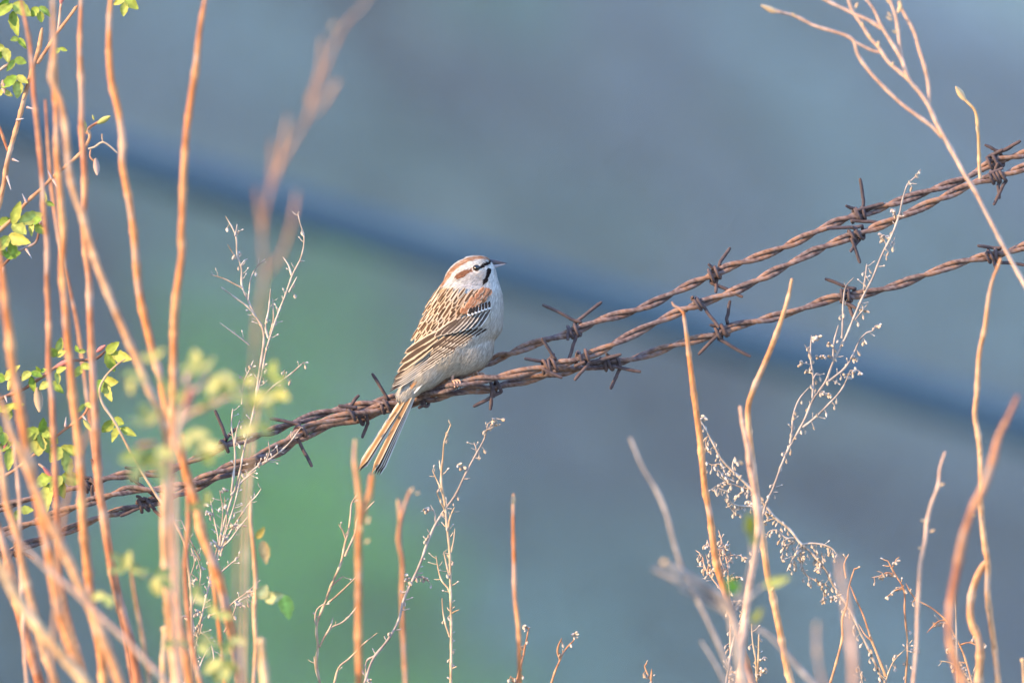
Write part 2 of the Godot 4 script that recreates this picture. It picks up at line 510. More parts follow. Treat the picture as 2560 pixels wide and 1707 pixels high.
func bird_body() -> Shape:
	var s := Shape.new()
	var cell := 2.6
	var lo := Vector3(990, 632, -82); var hi := Vector3(1270, 1012, 82)
	var nx := int((hi.x - lo.x) / cell); var ny := int((hi.y - lo.y) / cell); var nzc := int((hi.z - lo.z) / cell)
	var B := 5
	var field := {}
	var ids := {}
	var val := func(a: int, b: int, c: int) -> float:
		var key := (a * 1024 + b) * 1024 + c
		if not field.has(key):
			field[key] = bird_d(lo.x + a * cell, lo.y + b * cell, lo.z + c * cell)
		return field[key]
	var cells := []
	for bx in range(0, nx, B):
		for by in range(0, ny, B):
			for bz in range(0, nzc, B):
				var m := bird_d(lo.x + (bx + B * 0.5) * cell, lo.y + (by + B * 0.5) * cell, lo.z + (bz + B * 0.5) * cell)
				if absf(m) > B * cell * 1.05 + 2.0:
					continue
				for a in range(bx, mini(bx + B, nx)):
					for b in range(by, mini(by + B, ny)):
						for c in range(bz, mini(bz + B, nzc)):
							var neg := 0
							for k in 8:
								if val.call(a + (k & 1), b + ((k >> 1) & 1), c + (k >> 2)) < 0.0:
									neg += 1
							if neg == 0 or neg == 8:
								continue
							var p := Vector3(lo.x + (a + 0.5) * cell, lo.y + (b + 0.5) * cell, lo.z + (c + 0.5) * cell)
							for it in 2:
								var d := bird_d(p.x, p.y, p.z)
								var g := bird_n(p.x, p.y, p.z)
								p -= Vector3(g.x, -g.y, g.z) * d
							ids[(a * 1024 + b) * 1024 + c] = s.vert(bp(p.x, p.y, p.z), bird_n(p.x, p.y, p.z), plumage(p.x, p.y, p.z))
							cells.append(Vector3i(a, b, c))
	for q in cells:
		var a: int = q.x; var b: int = q.y; var c: int = q.z
		var here: float = val.call(a, b, c)
		for ax in 3:
			var e := Vector3i(1 if ax == 0 else 0, 1 if ax == 1 else 0, 1 if ax == 2 else 0)
			var there: float = val.call(a + e.x, b + e.y, c + e.z)
			if (here < 0.0) == (there < 0.0):
				continue
			var u := Vector3i(0, 1, 0) if ax == 0 else Vector3i(1, 0, 0)
			var w := Vector3i(0, 0, 1) if ax != 2 else Vector3i(0, 1, 0)
			var k := [q, q - u, q - u - w, q - w]
			var id := []
			for r in k:
				var key: int = (r.x * 1024 + r.y) * 1024 + r.z
				if ids.has(key):
					id.append(ids[key])
			if id.size() == 4:
				s.quad(id[0], id[1], id[2], id[3])
	return s

# fine barbs of the contour feathers, lying along the body and lifting a little at the tip
func bird_down(body: Shape) -> Shape:
	var s := Shape.new()
	for k in 22000:
		var id := rng.randi() % body.v.size()
		var p := body.v[id]
		var n := body.n[id]
		var x := p.x / S + 1150.0; var y := 955.0 - p.y / S
		if Vector2(x - 1191, y - 670).length() < 12.0 or (x > 1226 and y < 668):
			continue
		if inside(x, y, WING) or (inside(x, y, MANTLE) and rng.randf() < 0.75):
			continue
		var f := flow(x, y)
		var d := Vector3(f.x, -f.y, 0)
		d = (d - n * d.dot(n)).normalized()
		d = (d + d.cross(n) * rng.randf_range(-0.22, 0.22)).normalized()
		var side := d.cross(n)
		var small := smoothstep(740.0, 690.0, y)
		var l := rng.randf_range(9, 17) * S * lerpf(1.0, 0.55, small)
		var w := rng.randf_range(1.1, 2.4) * S * lerpf(1.0, 0.8, small)
		var col := vary(body.c[id], rng.randf_range(0.72, 1.22))
		var lift := rng.randf_range(0.03, 0.2)
		var prev := -1
		for r in 3:
			var t := r / 2.0
			var q := p + d * l * t + n * l * lift * t * (1.2 - 0.3 * t) + n * 0.25 * S
			var ww := w * (1.0 - 0.75 * t)
			var a := s.vert(q - side * ww, (n - side * 0.3).normalized(), col)
			s.vert(q + side * ww, (n + side * 0.3).normalized(), col)
			if prev >= 0:
				s.quad(prev, prev + 1, a + 1, a)
			prev = a
	return s

func wz(x: float, y: float) -> Vector2:
	return Vector2(860.0 + x / 2.613, 600.0 + y / 2.613)

# one feather from its root to its tip, cambered, with a pigment pattern: dark vane, pale fringe, shaft
func feather(parent: Node3D, called: String, a: Vector3, b: Vector3, up: Vector3, wid: float, vane: Color, fringe: Color, fr := 0.3, tipped := 0.0, sag := 0.0, blunt := 0.35, lay := -1.0) -> void:
	var s := Shape.new()
	var d := (b - a)
	var len_ := d.length()
	d = d.normalized()
	var side := d.cross(up).normalized()
	var n := side.cross(d).normalized()
	if n.dot(up) < 0.0:
		n = -n
	var rows := 12
	var us := [-1.0, -1.0 + fr * 0.9, -1.0 + fr * 1.2, -0.05, 0.05, 1.0 - fr * 1.2, 1.0 - fr * 0.9, 1.0]
	for k in rows + 1:
		var t := float(k) / rows
		var prof := minf(1.0, 0.45 + t * 1.6)
		if t > 1.0 - blunt:
			var e := (t - (1.0 - blunt)) / blunt
			prof *= sqrt(maxf(0.0, 1.0 - e * e * 0.985))
		for j in 8:
			var u: float = us[j]
			var rag := 1.0 + (0.16 * nz(a * S + Vector3(t, u, 0.0) * 0.01, 700.0) if absf(u) > 0.9 else 0.0)
			var q := a + d * len_ * t * (1.0 - 0.05 * absf(u) * rng.randf()) + side * rag * u * wid * 0.5 * prof + n * (-u * u * wid * 0.10 + sag * sin(PI * t) * len_)
			if lay >= 0.0:
				var hz := lay_z(q.x, q.y) + lay + 1.2 * (1.0 - u * u)
				if absf(q.z) < hz:
					q.z = hz * signf(up.z)
			var edge := (j < 2 or j > 5)
			var c := fringe if edge else vane
			if j == 3 or j == 4:
				c = vane.lerp(Color(0.05, 0.035, 0.03), 0.45)
			if tipped > 0.0 and t > 1.0 - tipped:
				c = fringe
			var rs := nz(q * S + a * S * 3.0, 350.0)
			s.vert(bp(q.x, q.y, q.z), Vector3(n.x, -n.y, n.z).normalized(), vary(c, 1.0 + 0.25 * rs))
	for k in rows:
		for j in 7:
			var i0 := k * 8 + j
			s.quad(i0, i0 + 1, i0 + 9, i0 + 8)
	for k in s.n.size():
		var u: float = us[k % 8]
		var sd := Vector3(side.x, -side.y, side.z)
		s.n[k] = (s.n[k] + sd * u * 0.35).normalized()
	var o := MeshInstance3D.new()
	o.mesh = s.mesh(); o.material_override = mats.feather; o.name = called
	parent.add_child(o, true)

func on_skin(p: Vector2, off: float, side: float, fallback := 14.0) -> Vector3:
	var z := maxf(skin_z(p.x, p.y), fallback)
	return Vector3(p.x, p.y, (z + off) * side)

func group_node(called: String, parent: Node3D) -> Node3D:
	var o := Node3D.new()
	o.name = called
	parent.add_child(o, true)
	return o

func wing(bird: Node3D, side: float) -> void:
	var o := group_node("wing", bird)
	var dark := Color(0.065, 0.05, 0.042); var black := Color(0.025, 0.025, 0.025)
	var pale := Color(0.52, 0.485, 0.43); var buff := Color(0.48, 0.36, 0.23); var white := Color(0.70, 0.69, 0.66)
	# flight feathers, the lowest innermost
	for k in range(6, -1, -1):
		var t := k / 6.0
		var a := wz(750, 575).lerp(wz(935, 578), t)
		var b := wz(326, 900).lerp(wz(296, 990), t)
		var up := Vector3(-0.25, -0.45, 1.0 * side)
		feather(o, "flight_feather", on_skin(a, 6.0 - t * 5.0, side), on_skin(b, 9.0 - t * 6.0, side, 22.0), up, 17.0, dark.lerp(Color(0.20, 0.17, 0.15), 0.25 * (k % 2)), pale if k > 1 else buff.lerp(pale, 0.5), 0.31, 0.0, 0.012, 0.3, 5.5 - 4.5 * t)
	for q in [[585, 690, 345, 862, 20, 8], [610, 640, 362, 808, 22, 10], [640, 590, 392, 742, 22, 12]]:
		feather(o, "tertial", on_skin(wz(q[0], q[1]), q[5] - 3.0, side), on_skin(wz(q[2], q[3]), q[5] + 1.0, side, 22.0), Vector3(-0.35, -0.35, side), q[4], Color(0.085, 0.062, 0.045), buff.lerp(pale, 0.35), 0.38, 0.05, 0.02, 0.35, q[5] - 3.0)
	for k in 8:
		var t := k / 7.0
		var a := wz(735, 520).lerp(wz(955, 455), t)
		var b := wz(590, 632).lerp(wz(875, 575), t)
		feather(o, "greater_covert", on_skin(a, 7.0 + 3.0 * (1.0 - t), side), on_skin(b, 10.0 + 3.0 * (1.0 - t), side), Vector3(-0.1, -0.3, side), 16.0 - 4.0 * t, Color(0.09, 0.068, 0.053).lerp(Color(0.17, 0.15, 0.14), t * 0.7), buff.lerp(white, 0.25 + 0.6 * t), 0.34, 0.08, 0.02, 0.35, 6.0 + 2.0 * (1.0 - t))
	for k in 7:
		var t := k / 6.0
		var a := wz(832, 440).lerp(wz(950, 400), t)
		var b := wz(815, 498).lerp(wz(945, 452), t)
		feather(o, "median_covert", on_skin(a, 10.0, side), on_skin(b, 13.5, side), Vector3(0.1, -0.2, side), 11.0, black, white, 0.16, 0.24, 0.05, 0.3)
	# rufous shoulder
	for r in 5:
		for k in 6:
			var t := k / 5.0
			var a := wz(905, 322).lerp(wz(770, 455), r / 4.5) + Vector2(t * 22.0, t * 4.0 - 4.0)
			a += Vector2(rng.randf_range(-2.5, 2.5), rng.randf_range(-2.5, 2.5))
			var b := a + Vector2(-9.0, 17.0) + Vector2(rng.randf_range(-2, 2), rng.randf_range(-2, 2))
			var c := Color(0.42, 0.205, 0.11).lerp(Color(0.34, 0.15, 0.08), rng.randf())
			feather(o, "shoulder_feather", on_skin(a, 9.0 - r * 0.6, side), on_skin(b, 12.0 - r * 0.6, side), Vector3(-0.1, -0.2, side), 12.0, c, c.lerp(Color(0.50, 0.38, 0.27), rng.randf()), 0.3, 0.0, 0.05, 0.5)

func mantle(bird: Node3D, side: float) -> void:
	var o := group_node("mantle", bird)
	# rows of streaked feathers from the nape to the tertials; lower rows are laid first
	for r in range(10, -1, -1):
		var t := r / 10.0
		var left := wz(628, 318).lerp(wz(470, 590), t)
		var right := wz(880, 330).lerp(wz(640, 600), t)
		var m := 7
		for k in m:
			var f := (k + 0.5 * (r % 2)) / (m - 1.0)
			if f > 1.0:
				continue
			var a := left.lerp(right, f) + Vector2(rng.randf_range(-2.5, 2.5), rng.randf_range(-2.5, 2.5))
			var z := skin_z(a.x, a.y)
			if z < (14.0 if side > 0.0 else 36.0):
				continue
			var l := rng.randf_range(29, 45)
			var b := a + Vector2(-0.50 - 0.10 * f, 0.86).normalized() * l
			var n := bird_n(a.x, a.y, z)
			var up := Vector3(n.x, -n.y, n.z * side)
			var off := 3.0 + 2.5 * (1.0 - t)
			var pa := Vector3(a.x, a.y, z * side) + up * off
			var zb := skin_z(b.x, b.y)
			var nb := bird_n(b.x, b.y, maxf(zb, 3.0))
			var pb := Vector3(b.x, b.y, zb * side) + Vector3(nb.x, -nb.y, nb.z * side) * (off + 3.0)
			var dark := Color(0.055, 0.035, 0.022).lerp(Color(0.14, 0.08, 0.045), rng.randf())
			var edge := Color(0.38, 0.295, 0.195).lerp(Color(0.52, 0.45, 0.35), rng.randf())
			if f > 0.72 and t < 0.6:
				edge = edge.lerp(Color(0.48, 0.28, 0.16), 0.4)
			feather(o, "mantle_feather", pa, pb, up, rng.randf_range(12, 16), dark, edge, rng.randf_range(0.38, 0.66), 0.12, 0.03, 0.5)

func loft(stations: Array, col_a: Color, col_b: Color) -> Shape:
	# rings of [x, y, half height, half width] along the bill
	var s := Shape.new()
	var m := 12
	for k in stations.size():
		var q: Array = stations[k]
		for j in m:
			var a := TAU * j / m
			var nn := Vector3(0.25, sin(a), cos(a)).normalized()
			s.vert(bp(q[0], q[1] - sin(a) * q[2], cos(a) * q[3]), nn, col_a.lerp(col_b, clampf(0.5 - 0.5 * sin(a), 0, 1)))
	for k in stations.size() - 1:
		for j in m:
			s.quad(k * m + j, k * m + (j + 1) % m, (k + 1) * m + (j + 1) % m, (k + 1) * m + j)
	return s

func chain(pts: Array, r0: float, r1: float, col: Color) -> Shape:
	var q := PackedVector3Array(); var rad := PackedFloat32Array(); var c := PackedColorArray()
	for p in pts:
		q.append(bp(p[0], p[1], p[2]))
	q = spline(q, 0.0009)
	for k in q.size():
		rad.append(lerpf(r0, r1, float(k) / (q.size() - 1)) * S * (1.0 + 0.08 * sin(k * 1.9)))
		c.append(vary(col, 1.0 + 0.2 * nz(q[k], 600.0)))
	var s := Shape.new()
	tube(s, q, rad, c, 8)
	return s

func make_bird() -> void:
	var o := thing("small_bird", "brown streaked bunting with pale grey head perched on rusty barbed wire", "bird", at(1150, 955, 0))
	var body := bird_body()
	var down := bird_down(body)
	part(body, "body", mats.feather, o, Vector3.ZERO)
	var dn := part(down, "plumage", mats.feather, o, Vector3.ZERO)
	dn.set_meta("kind", "stuff")
	mantle(o, 1.0); mantle(o, -1.0)
	wing(o, 1.0); wing(o, -1.0)
	# tail: twelve feathers in two closed blades, outer ones white edged
	var tail := group_node("tail", o)
	var brown := Color(0.15, 0.11, 0.09); var tan_ := Color(0.38, 0.225, 0.11); var pale := Color(0.58, 0.53, 0.46)
	for q in [
		[478, 900, 96, 1488, 13, -9, brown, pale], [486, 900, 112, 1492, 16, -5, Color(0.16, 0.115, 0.085), pale],
		[505, 910, 246, 1512, 9, -12, Color(0.55, 0.54, 0.53), Color(0.74, 0.74, 0.73)], [502, 905, 238, 1518, 11, -8, Color(0.09, 0.07, 0.065), Color(0.70, 0.69, 0.67)],
		[498, 905, 222, 1516, 12, -5, brown, pale], [494, 905, 208, 1510, 12, -2, Color(0.10, 0.08, 0.07), pale],
		[482, 900, 104, 1484, 11, 1, tan_, Color(0.56, 0.46, 0.33)], [490, 905, 190, 1502, 12, 3, tan_.lerp(brown, 0.25), Color(0.56, 0.47, 0.35)],
	]:
		var a := wz(q[0], q[1]); var b := wz(q[2], q[3])
		b += (b - a) * 0.035
		feather(tail, "tail_feather", Vector3(a.x, a.y, q[5] + 9.0), Vector3(b.x, b.y, q[5] + 6.0), Vector3(-0.45, -0.3, 1.0), q[4] * 1.3, q[6], q[7], 0.3, 0.0, 0.008, 0.10)
	for q in [[560, 855, 440, 1010, 14, 16, Color(0.62, 0.65, 0.67)], [545, 860, 470, 985, 15, 12, Color(0.66, 0.69, 0.71)], [500, 850, 395, 1010, 17, 15, Color(0.42, 0.24, 0.13)]]:
		feather(tail, "tail_covert", on_skin(wz(q[0], q[1]), -2.0, 1.0, 10.0), Vector3(wz(q[2], q[3]).x, wz(q[2], q[3]).y, q[5]), Vector3(-0.2, -0.2, 1.0), q[4], q[6], vary(q[6], 1.15), 0.3, 0.0, 0.02, 0.5)
	# head fittings
	for sd in [1.0, -1.0]:
		var ez := skin_z(1191, 670) - 3.6
		var e := MeshInstance3D.new()
		var sp := SphereMesh.new()
		sp.radius = 8.0 * S; sp.height = 16.0 * S; sp.radial_segments = 32; sp.rings = 16
		e.mesh = sp; e.material_override = mats.eye; e.name = "eye"
		o.add_child(e, true)
		e.position = bp(1191, 670, ez * sd)
		var lid := Shape.new()
		var q := PackedVector3Array(); var r := PackedFloat32Array(); var c := PackedColorArray()
		for k in 25:
			var a := TAU * k / 24.0
			q.append(bp(1191 + cos(a) * 7.9, 670 + sin(a) * 7.3, (ez + 2.6) * sd))
			r.append(1.1 * S)
			c.append(Color(0.06, 0.05, 0.045) if sin(a) < 0.45 else Color(0.55, 0.50, 0.44))
		tube(lid, q, r, c, 6)
		part(lid, "eyelid", mats.feather, o, Vector3.ZERO)
	var bill := group_node("bill", o)
	part(loft([[1216, 658, 11, 11], [1226, 656.5, 9, 9.5], [1236, 656, 7, 7.5], [1248, 656.4, 4.8, 5], [1259, 657.3, 2.6, 2.6], [1268, 658.4, 0.5, 0.5]], Color(0.045, 0.045, 0.06), Color(0.10, 0.095, 0.11)), "upper_mandible", mats.bill, bill, Vector3.ZERO)
	part(loft([[1218, 667, 7, 9], [1228, 666.2, 5.6, 7.5], [1240, 664.3, 4.6, 5.6], [1252, 661.8, 3.0, 3.4], [1264, 659.4, 0.8, 0.8]], Color(0.30, 0.29, 0.34), Color(0.38, 0.37, 0.42)), "lower_mandible", mats.bill, bill, Vector3.ZERO)
	# legs and feet
	var flesh := Color(0.52, 0.33, 0.25)
	for f in [[1134, 916, 1131, 940, 1131, 955, 12.0], [1186, 902, 1190, 925, 1192, 938, -14.0]]:
		var leg := group_node("leg", o)
		var z: float = f[6]
		part(chain([[f[0], f[1], z], [f[2], f[3], z + 3], [f[4], f[5], z + 1]], 5.0, 3.6, flesh), "tarsus", mats.bill, leg, Vector3.ZERO)
		for k in 3:
			var dx := 3.0 + 7.0 * k
			part(chain([[f[4], f[5], z + 1], [f[4] + dx * 0.7, f[5] - 3.0 - k, z + 9.0], [f[4] + dx + 2.0, f[5] + 2.0 - k * 2, z + 16.0], [f[4] + dx + 3.0, f[5] + 13.0 - k * 2, z + 17.0]], 3.0, 2.1, flesh), "toe", mats.bill, leg, Vector3.ZERO)
			part(chain([[f[4] + dx + 3.0, f[5] + 12.0 - k * 2, z + 17.0], [f[4] + dx + 2.5, f[5] + 18.0 - k * 2, z + 14.0], [f[4] + dx + 1.0, f[5] + 22.0 - k * 2, z + 9.0]], 1.9, 0.5, Color(0.06, 0.045, 0.04)), "claw", mats.bill, leg, Vector3.ZERO)
		part(chain([[f[4], f[5], z], [f[4] - 8.0, f[5] - 2.0, z - 6.0], [f[4] - 14.0, f[5] + 6.0, z - 12.0]], 3.2, 1.6, flesh), "toe", mats.bill, leg, Vector3.ZERO)

# ---------------------------------------------------------------- surroundings
func noise_tex(freq: float, ramp: Array, size := 512, as_normal := false, seed_ := 1) -> NoiseTexture2D:
	var t := NoiseTexture2D.new()
	var f := FastNoiseLite.new()
	f.noise_type = FastNoiseLite.TYPE_SIMPLEX_SMOOTH
	f.frequency = freq; f.seed = seed_; f.fractal_octaves = 4
	t.noise = f; t.width = size; t.height = size; t.seamless = true
	if as_normal:
		t.as_normal_map = true; t.bump_strength = 6.0
	else:
		var g := Gradient.new()
		g.offsets = PackedFloat32Array([0.0, 0.5, 1.0])
		g.colors = PackedColorArray(ramp)
		t.color_ramp = g
	return t

func make_materials() -> void:
	var grain := noise_tex(0.03, [Color(0.80, 0.80, 0.80), Color(0.95, 0.95, 0.95), Color(1, 1, 1)])
	for k in [["stem", 0.75, 180.0, 0.35], ["rust", 0.92, 220.0, 0.9], ["feather", 0.9, 150.0, 0.0], ["leaf", 0.55, 120.0, 0.0], ["bill", 0.45, 100.0, 0.2], ["wood", 0.9, 6.0, 1.0]]:
		var m := StandardMaterial3D.new()
		m.vertex_color_use_as_albedo = true
		m.roughness = k[1]
		m.albedo_texture = grain
		m.uv1_triplanar = true
		m.uv1_scale = Vector3.ONE * k[2]
		if k[3] > 0.0:
			m.normal_enabled = true
			m.normal_texture = noise_tex(0.05, [], 512, true, 4)
			m.normal_scale = k[3]
		m.metallic_specular = 0.3
		m.cull_mode = BaseMaterial3D.CULL_DISABLED
		mats[k[0]] = m
	mats.leaf.backlight_enabled = true
	mats.leaf.backlight = Color(0.55, 0.6, 0.3)
	mats.feather.metallic_specular = 0.15
	var e := StandardMaterial3D.new()
	e.albedo_color = Color(0.03, 0.02, 0.02); e.roughness = 0.14; e.metallic_specular = 0.6
	mats.eye = e
	var p := StandardMaterial3D.new()
	p.albedo_color = Color(0.12, 0.24, 0.33); p.roughness = 0.5
	mats.paint = p
	var g := StandardMaterial3D.new()
	g.albedo_texture = noise_tex(0.012, [Color(0.36, 0.38, 0.34), Color(0.50, 0.52, 0.44), Color(0.60, 0.56, 0.48)], 1024, false, 9)
	g.uv1_triplanar = true; g.uv1_world_triplanar = true; g.uv1_scale = Vector3.ONE * 0.13
	g.roughness = 1.0; g.metallic_specular = 0.1
	mats.soil = g
	var t := StandardMaterial3D.new()
	t.vertex_color_use_as_albedo = true; t.roughness = 0.9; t.metallic_specular = 0.1
	t.cull_mode = BaseMaterial3D.CULL_DISABLED
	t.backlight_enabled = true; t.backlight = Color(0.3, 0.3, 0.25)
	mats.grass = t

func make_ground() -> void:
	var s := Shape.new()
	var xs := []; var zs := []
	for k in 121:
		var u := (k - 60) / 60.0
		xs.append(signf(u) * (absf(u) * 20.0 + pow(absf(u), 3.0) * 75.0))
	for k in 141:
		zs.append(30.0 - k * 1.0 if k < 120 else -90.0 - (k - 120) * (k - 120) * 0.2)
	for z in zs:
		for x in xs:
			var h := ground_h(x, z)
			var nn := Vector3(ground_h(x - 0.4, z) - ground_h(x + 0.4, z), 0.8, ground_h(x, z - 0.4) - ground_h(x, z + 0.4)).normalized()
			s.vert(Vector3(x, h, z), nn, Color.WHITE)
	for a in zs.size() - 1:
		for b in xs.size() - 1:
			var q: int = a * xs.size() + b
			s.quad(q, q + 1, q + xs.size() + 1, q + xs.size())
	var o := part(s, "ground", mats.soil, self, Vector3.ZERO)
	o.set_meta("kind", "structure")
	o.set_meta("label", "shaded meadow hillside far behind the bird")

func hill_spot(px: float, py: float) -> Vector3:
	var eye := Vector3(0, EYE_Y, DIST)
	var d := (at(px, py, 0) - eye).normalized()
	var t := 30.0
	while t < 160.0:
		var p := eye + d * t
		if p.y < ground_h(p.x, p.z):
			return p
		t += 0.15
	return eye + d * 70.0

func make_meadow() -> void:
	# patches of growth on the hillside: place, width in metres, colour of the plants
	var green := Color(0.42, 0.82, 0.06); var sage := Color(0.44, 0.54, 0.36); var slate := Color(0.16, 0.115, 0.12)
	var pale := Color(0.66, 0.65, 0.60); var teal := Color(0.46, 0.58, 0.43)
	var patches := []
	for q in [
		[640, 1330, 1.0, green], [760, 1220, 0.8, green], [720, 1060, 0.75, green.lerp(sage, 0.15)], [820, 900, 0.4, green.lerp(sage, 0.45)], [420, 1560, 0.5, green.lerp(sage, 0.2)], [900, 1600, 0.5, green.lerp(slate, 0.35)],
		[560, 900, 0.35, green.lerp(sage, 0.4)], [470, 640, 0.5, teal], [700, 180, 0.6, teal.lerp(pale, 0.5)], [480, 120, 0.6, pale.lerp(teal, 0.3)], [980, 140, 0.6, slate], [1250, 30, 0.45, teal],
		[1130, 250, 0.5, slate.lerp(pale, 0.3)], [1400, 400, 0.6, slate.lerp(pale, 0.45)], [1650, 250, 0.7, pale.lerp(slate, 0.35)], [1950, 330, 0.6, pale.lerp(teal, 0.4)], [2150, 470, 0.6, teal.lerp(pale, 0.6)],
		[2430, 120, 0.5, pale], [2550, 230, 0.3, slate], [2300, 800, 0.7, pale.lerp(teal, 0.45)], [2500, 500, 0.5, pale.lerp(slate, 0.3)], [1000, 480, 0.5, teal.lerp(slate, 0.3)],
		[1500, 600, 0.6, teal.lerp(slate, 0.35)], [1330, 1150, 0.6, slate.lerp(pale, 0.35)], [1650, 1050, 0.6, slate.lerp(pale, 0.1)], [1950, 1200, 0.7, slate], [2150, 1130, 0.5, slate.lerp(pale, 0.3)],
		[1430, 1450, 0.6, teal.lerp(slate, 0.2)], [1150, 1350, 0.4, slate.lerp(teal, 0.4)], [1300, 1650, 0.5, teal], [1750, 1600, 0.6, teal.lerp(slate, 0.4)], [2050, 1560, 0.5, teal.lerp(pale, 0.4)],
		[2450, 1450, 0.7, slate.lerp(pale, 0.25)], [2500, 1200, 0.5, pale.lerp(slate, 0.3)], [200, 900, 0.5, slate.lerp(pale, 0.15)], [80, 1250, 0.5, slate.lerp(pale, 0.2)], [250, 1300, 0.4, pale.lerp(teal, 0.5)],
		[60, 600, 0.5, slate.lerp(pale, 0.2)], [330, 300, 0.5, pale.lerp(slate, 0.3)], [100, 1600, 0.5, slate.lerp(teal, 0.4)], [1150, 800, 0.5, teal.lerp(slate, 0.5)], [1800, 750, 0.5, pale.lerp(slate, 0.3)], [980, 1250, 0.5, teal.lerp(pale, 0.3)],
	]:
		patches.append([hill_spot(q[0], q[1]), q[2], q[3]])
	var blade := Shape.new()
	for k in 9:
		var a := TAU * k / 9.0 + 0.4 * (k % 3)
		var d := Vector3(cos(a), 0, sin(a))
		var sd := Vector3(-sin(a), 0, cos(a)) * 0.016
		var n := (d * 0.4 + Vector3.UP).normalized()
		var i0 := blade.vert(d * 0.02 - sd, n, Color.WHITE); blade.vert(d * 0.02 + sd, n, Color.WHITE)
		blade.vert(d * 0.10 + Vector3.UP * 0.13 - sd * 0.8, n, Color.WHITE); blade.vert(d * 0.10 + Vector3.UP * 0.13 + sd * 0.8, n, Color.WHITE)
		var tip := blade.vert(d * 0.24 + Vector3.UP * (0.19 - 0.03 * (k % 3)), n, Color.WHITE)
		blade.quad(i0, i0 + 1, i0 + 3, i0 + 2)
		blade.tri(i0 + 2, i0 + 3, tip)
	var mm := MultiMesh.new()
	mm.transform_format = MultiMesh.TRANSFORM_3D
	mm.use_colors = true
	mm.mesh = blade.mesh()
	var count := 16000
	mm.instance_count = count
	for k in count:
		var x := rng.randf_range(-7.0, 7.0)
		var z := rng.randf_range(-46.0, -80.0)
		var p := Vector3(x, ground_h(x, z), z)
		var c := Color(0, 0, 0); var sum := 0.0
		for q in patches:
			var dd: Vector3 = (p - q[0]) * Vector3(1.0, 1.0, 0.45)
			var w := pow(1.0 / (0.04 + dd.length_squared() / (q[1] * q[1])), 5.0)
			var qc: Color = q[2]
			c += qc * w; sum += w
		c = vary(c / sum, rng.randf_range(0.75, 1.25))
		var b := Basis(Vector3.UP, rng.randf() * TAU).scaled(Vector3.ONE * rng.randf_range(0.8, 1.5))
		mm.set_instance_transform(k, Transform3D(b, p - Vector3(0, 0.02, 0)))
		mm.set_instance_color(k, Color(c.r, c.g, c.b, 1))
	var o := MultiMeshInstance3D.new()
	o.multimesh = mm
	o.material_override = mats.grass
	o.name = "meadow_grass"
	add_child(o)
	o.set_meta("kind", "stuff"); o.set_meta("label", "blurred green and grey meadow plants on the far hillside"); o.set_meta("category", "grass")

# evening mist lying in the valley between the fence and the hillside
func make_mist() -> void:
	var f := FogVolume.new()
	f.name = "valley_mist"
	f.shape = RenderingServer.FOG_VOLUME_SHAPE_BOX
	f.size = Vector3(130, 24, 48)
	var m := FogMaterial.new()
	m.density = 0.0042
	m.albedo = Color(0.76, 0.86, 0.90)
	f.material = m
	add_child(f)
	f.position = Vector3(0, 5, -40)
	f.set_meta("kind", "stuff"); f.set_meta("label", "thin pale mist lying in front of the far hillside"); f.set_meta("category", "mist")

func post(label: String, foot: Vector3, height: float, lean: float) -> void:
	var o := thing("fence_post", label, "post", foot, "fence posts")
	var s := Shape.new()
	var q := PackedVector3Array(); var r := PackedFloat32Array(); var c := PackedColorArray()
	for k in 26:
		var t := k / 25.0
		q.append(foot + Vector3(lean * t, height * t - 0.15, 0))
		r.append(0.045 * (1.0 + 0.07 * nz(Vector3(t, foot.x, 0), 9.0)))
		c.append(vary(Color(0.24, 0.19, 0.15), 1.0 + 0.4 * nz(Vector3(t, foot.x, 2), 14.0)))
	tube(s, q, r, c, 20, 0.05)
	part(s, "post", mats.wood, o, foot)

func make_rail() -> void:
	var o := thing("sloping_pole", "dark blue pole sloping down to the right, blurred behind the bird", "pole", at(-900, 12, -8.0))
	var s := Shape.new()
	var q := PackedVector3Array(); var r := PackedFloat32Array(); var c := PackedColorArray()
	for k in 61:
		var t := k / 60.0
		var x := lerpf(-900.0, 3600.0, t)
		q.append(at(x, 296.0 + x * 0.306 + 8.0 * sin(x * 0.0021), -8.0))
		r.append(0.024)
		c.append(Color.WHITE)
	tube(s, q, r, c, 16)
	part(s, "pole", mats.paint, o, o.position)
	for x in [-800.0, 3500.0]:
		var top := at(x, 296.0 + x * 0.306 + 8.0 * sin(x * 0.0021), -8.0)
		var t := Shape.new()
		var foot := Vector3(top.x, ground_h(top.x, -8.05) - 0.1, -8.05)
		tube(t, PackedVector3Array([foot, Vector3(top.x, top.y + 0.04, -8.05)]), PackedFloat32Array([0.018, 0.018]), PackedColorArray([Color.WHITE, Color.WHITE]), 14)
		part(t, "upright", mats.paint, o, o.position)

func deep(flat: Array) -> PackedVector3Array:
	# triples of x, y and depth in millimetres
	var out := PackedVector3Array()
	for k in flat.size() / 3:
		var x: float = flat[3 * k]
		var back := 22.0 * smoothstep(1120.0, 1010.0, x) * smoothstep(560.0, 860.0, x)
		out.append(at(x, flat[3 * k + 1], (flat[3 * k + 2] - back) * 0.001))
	return out

func pairs(z: float, flat: Array) -> Array:
	var out := []
	for k in flat.size() / 2:
		out.append_array([flat[2 * k], flat[2 * k + 1], z])
	return out

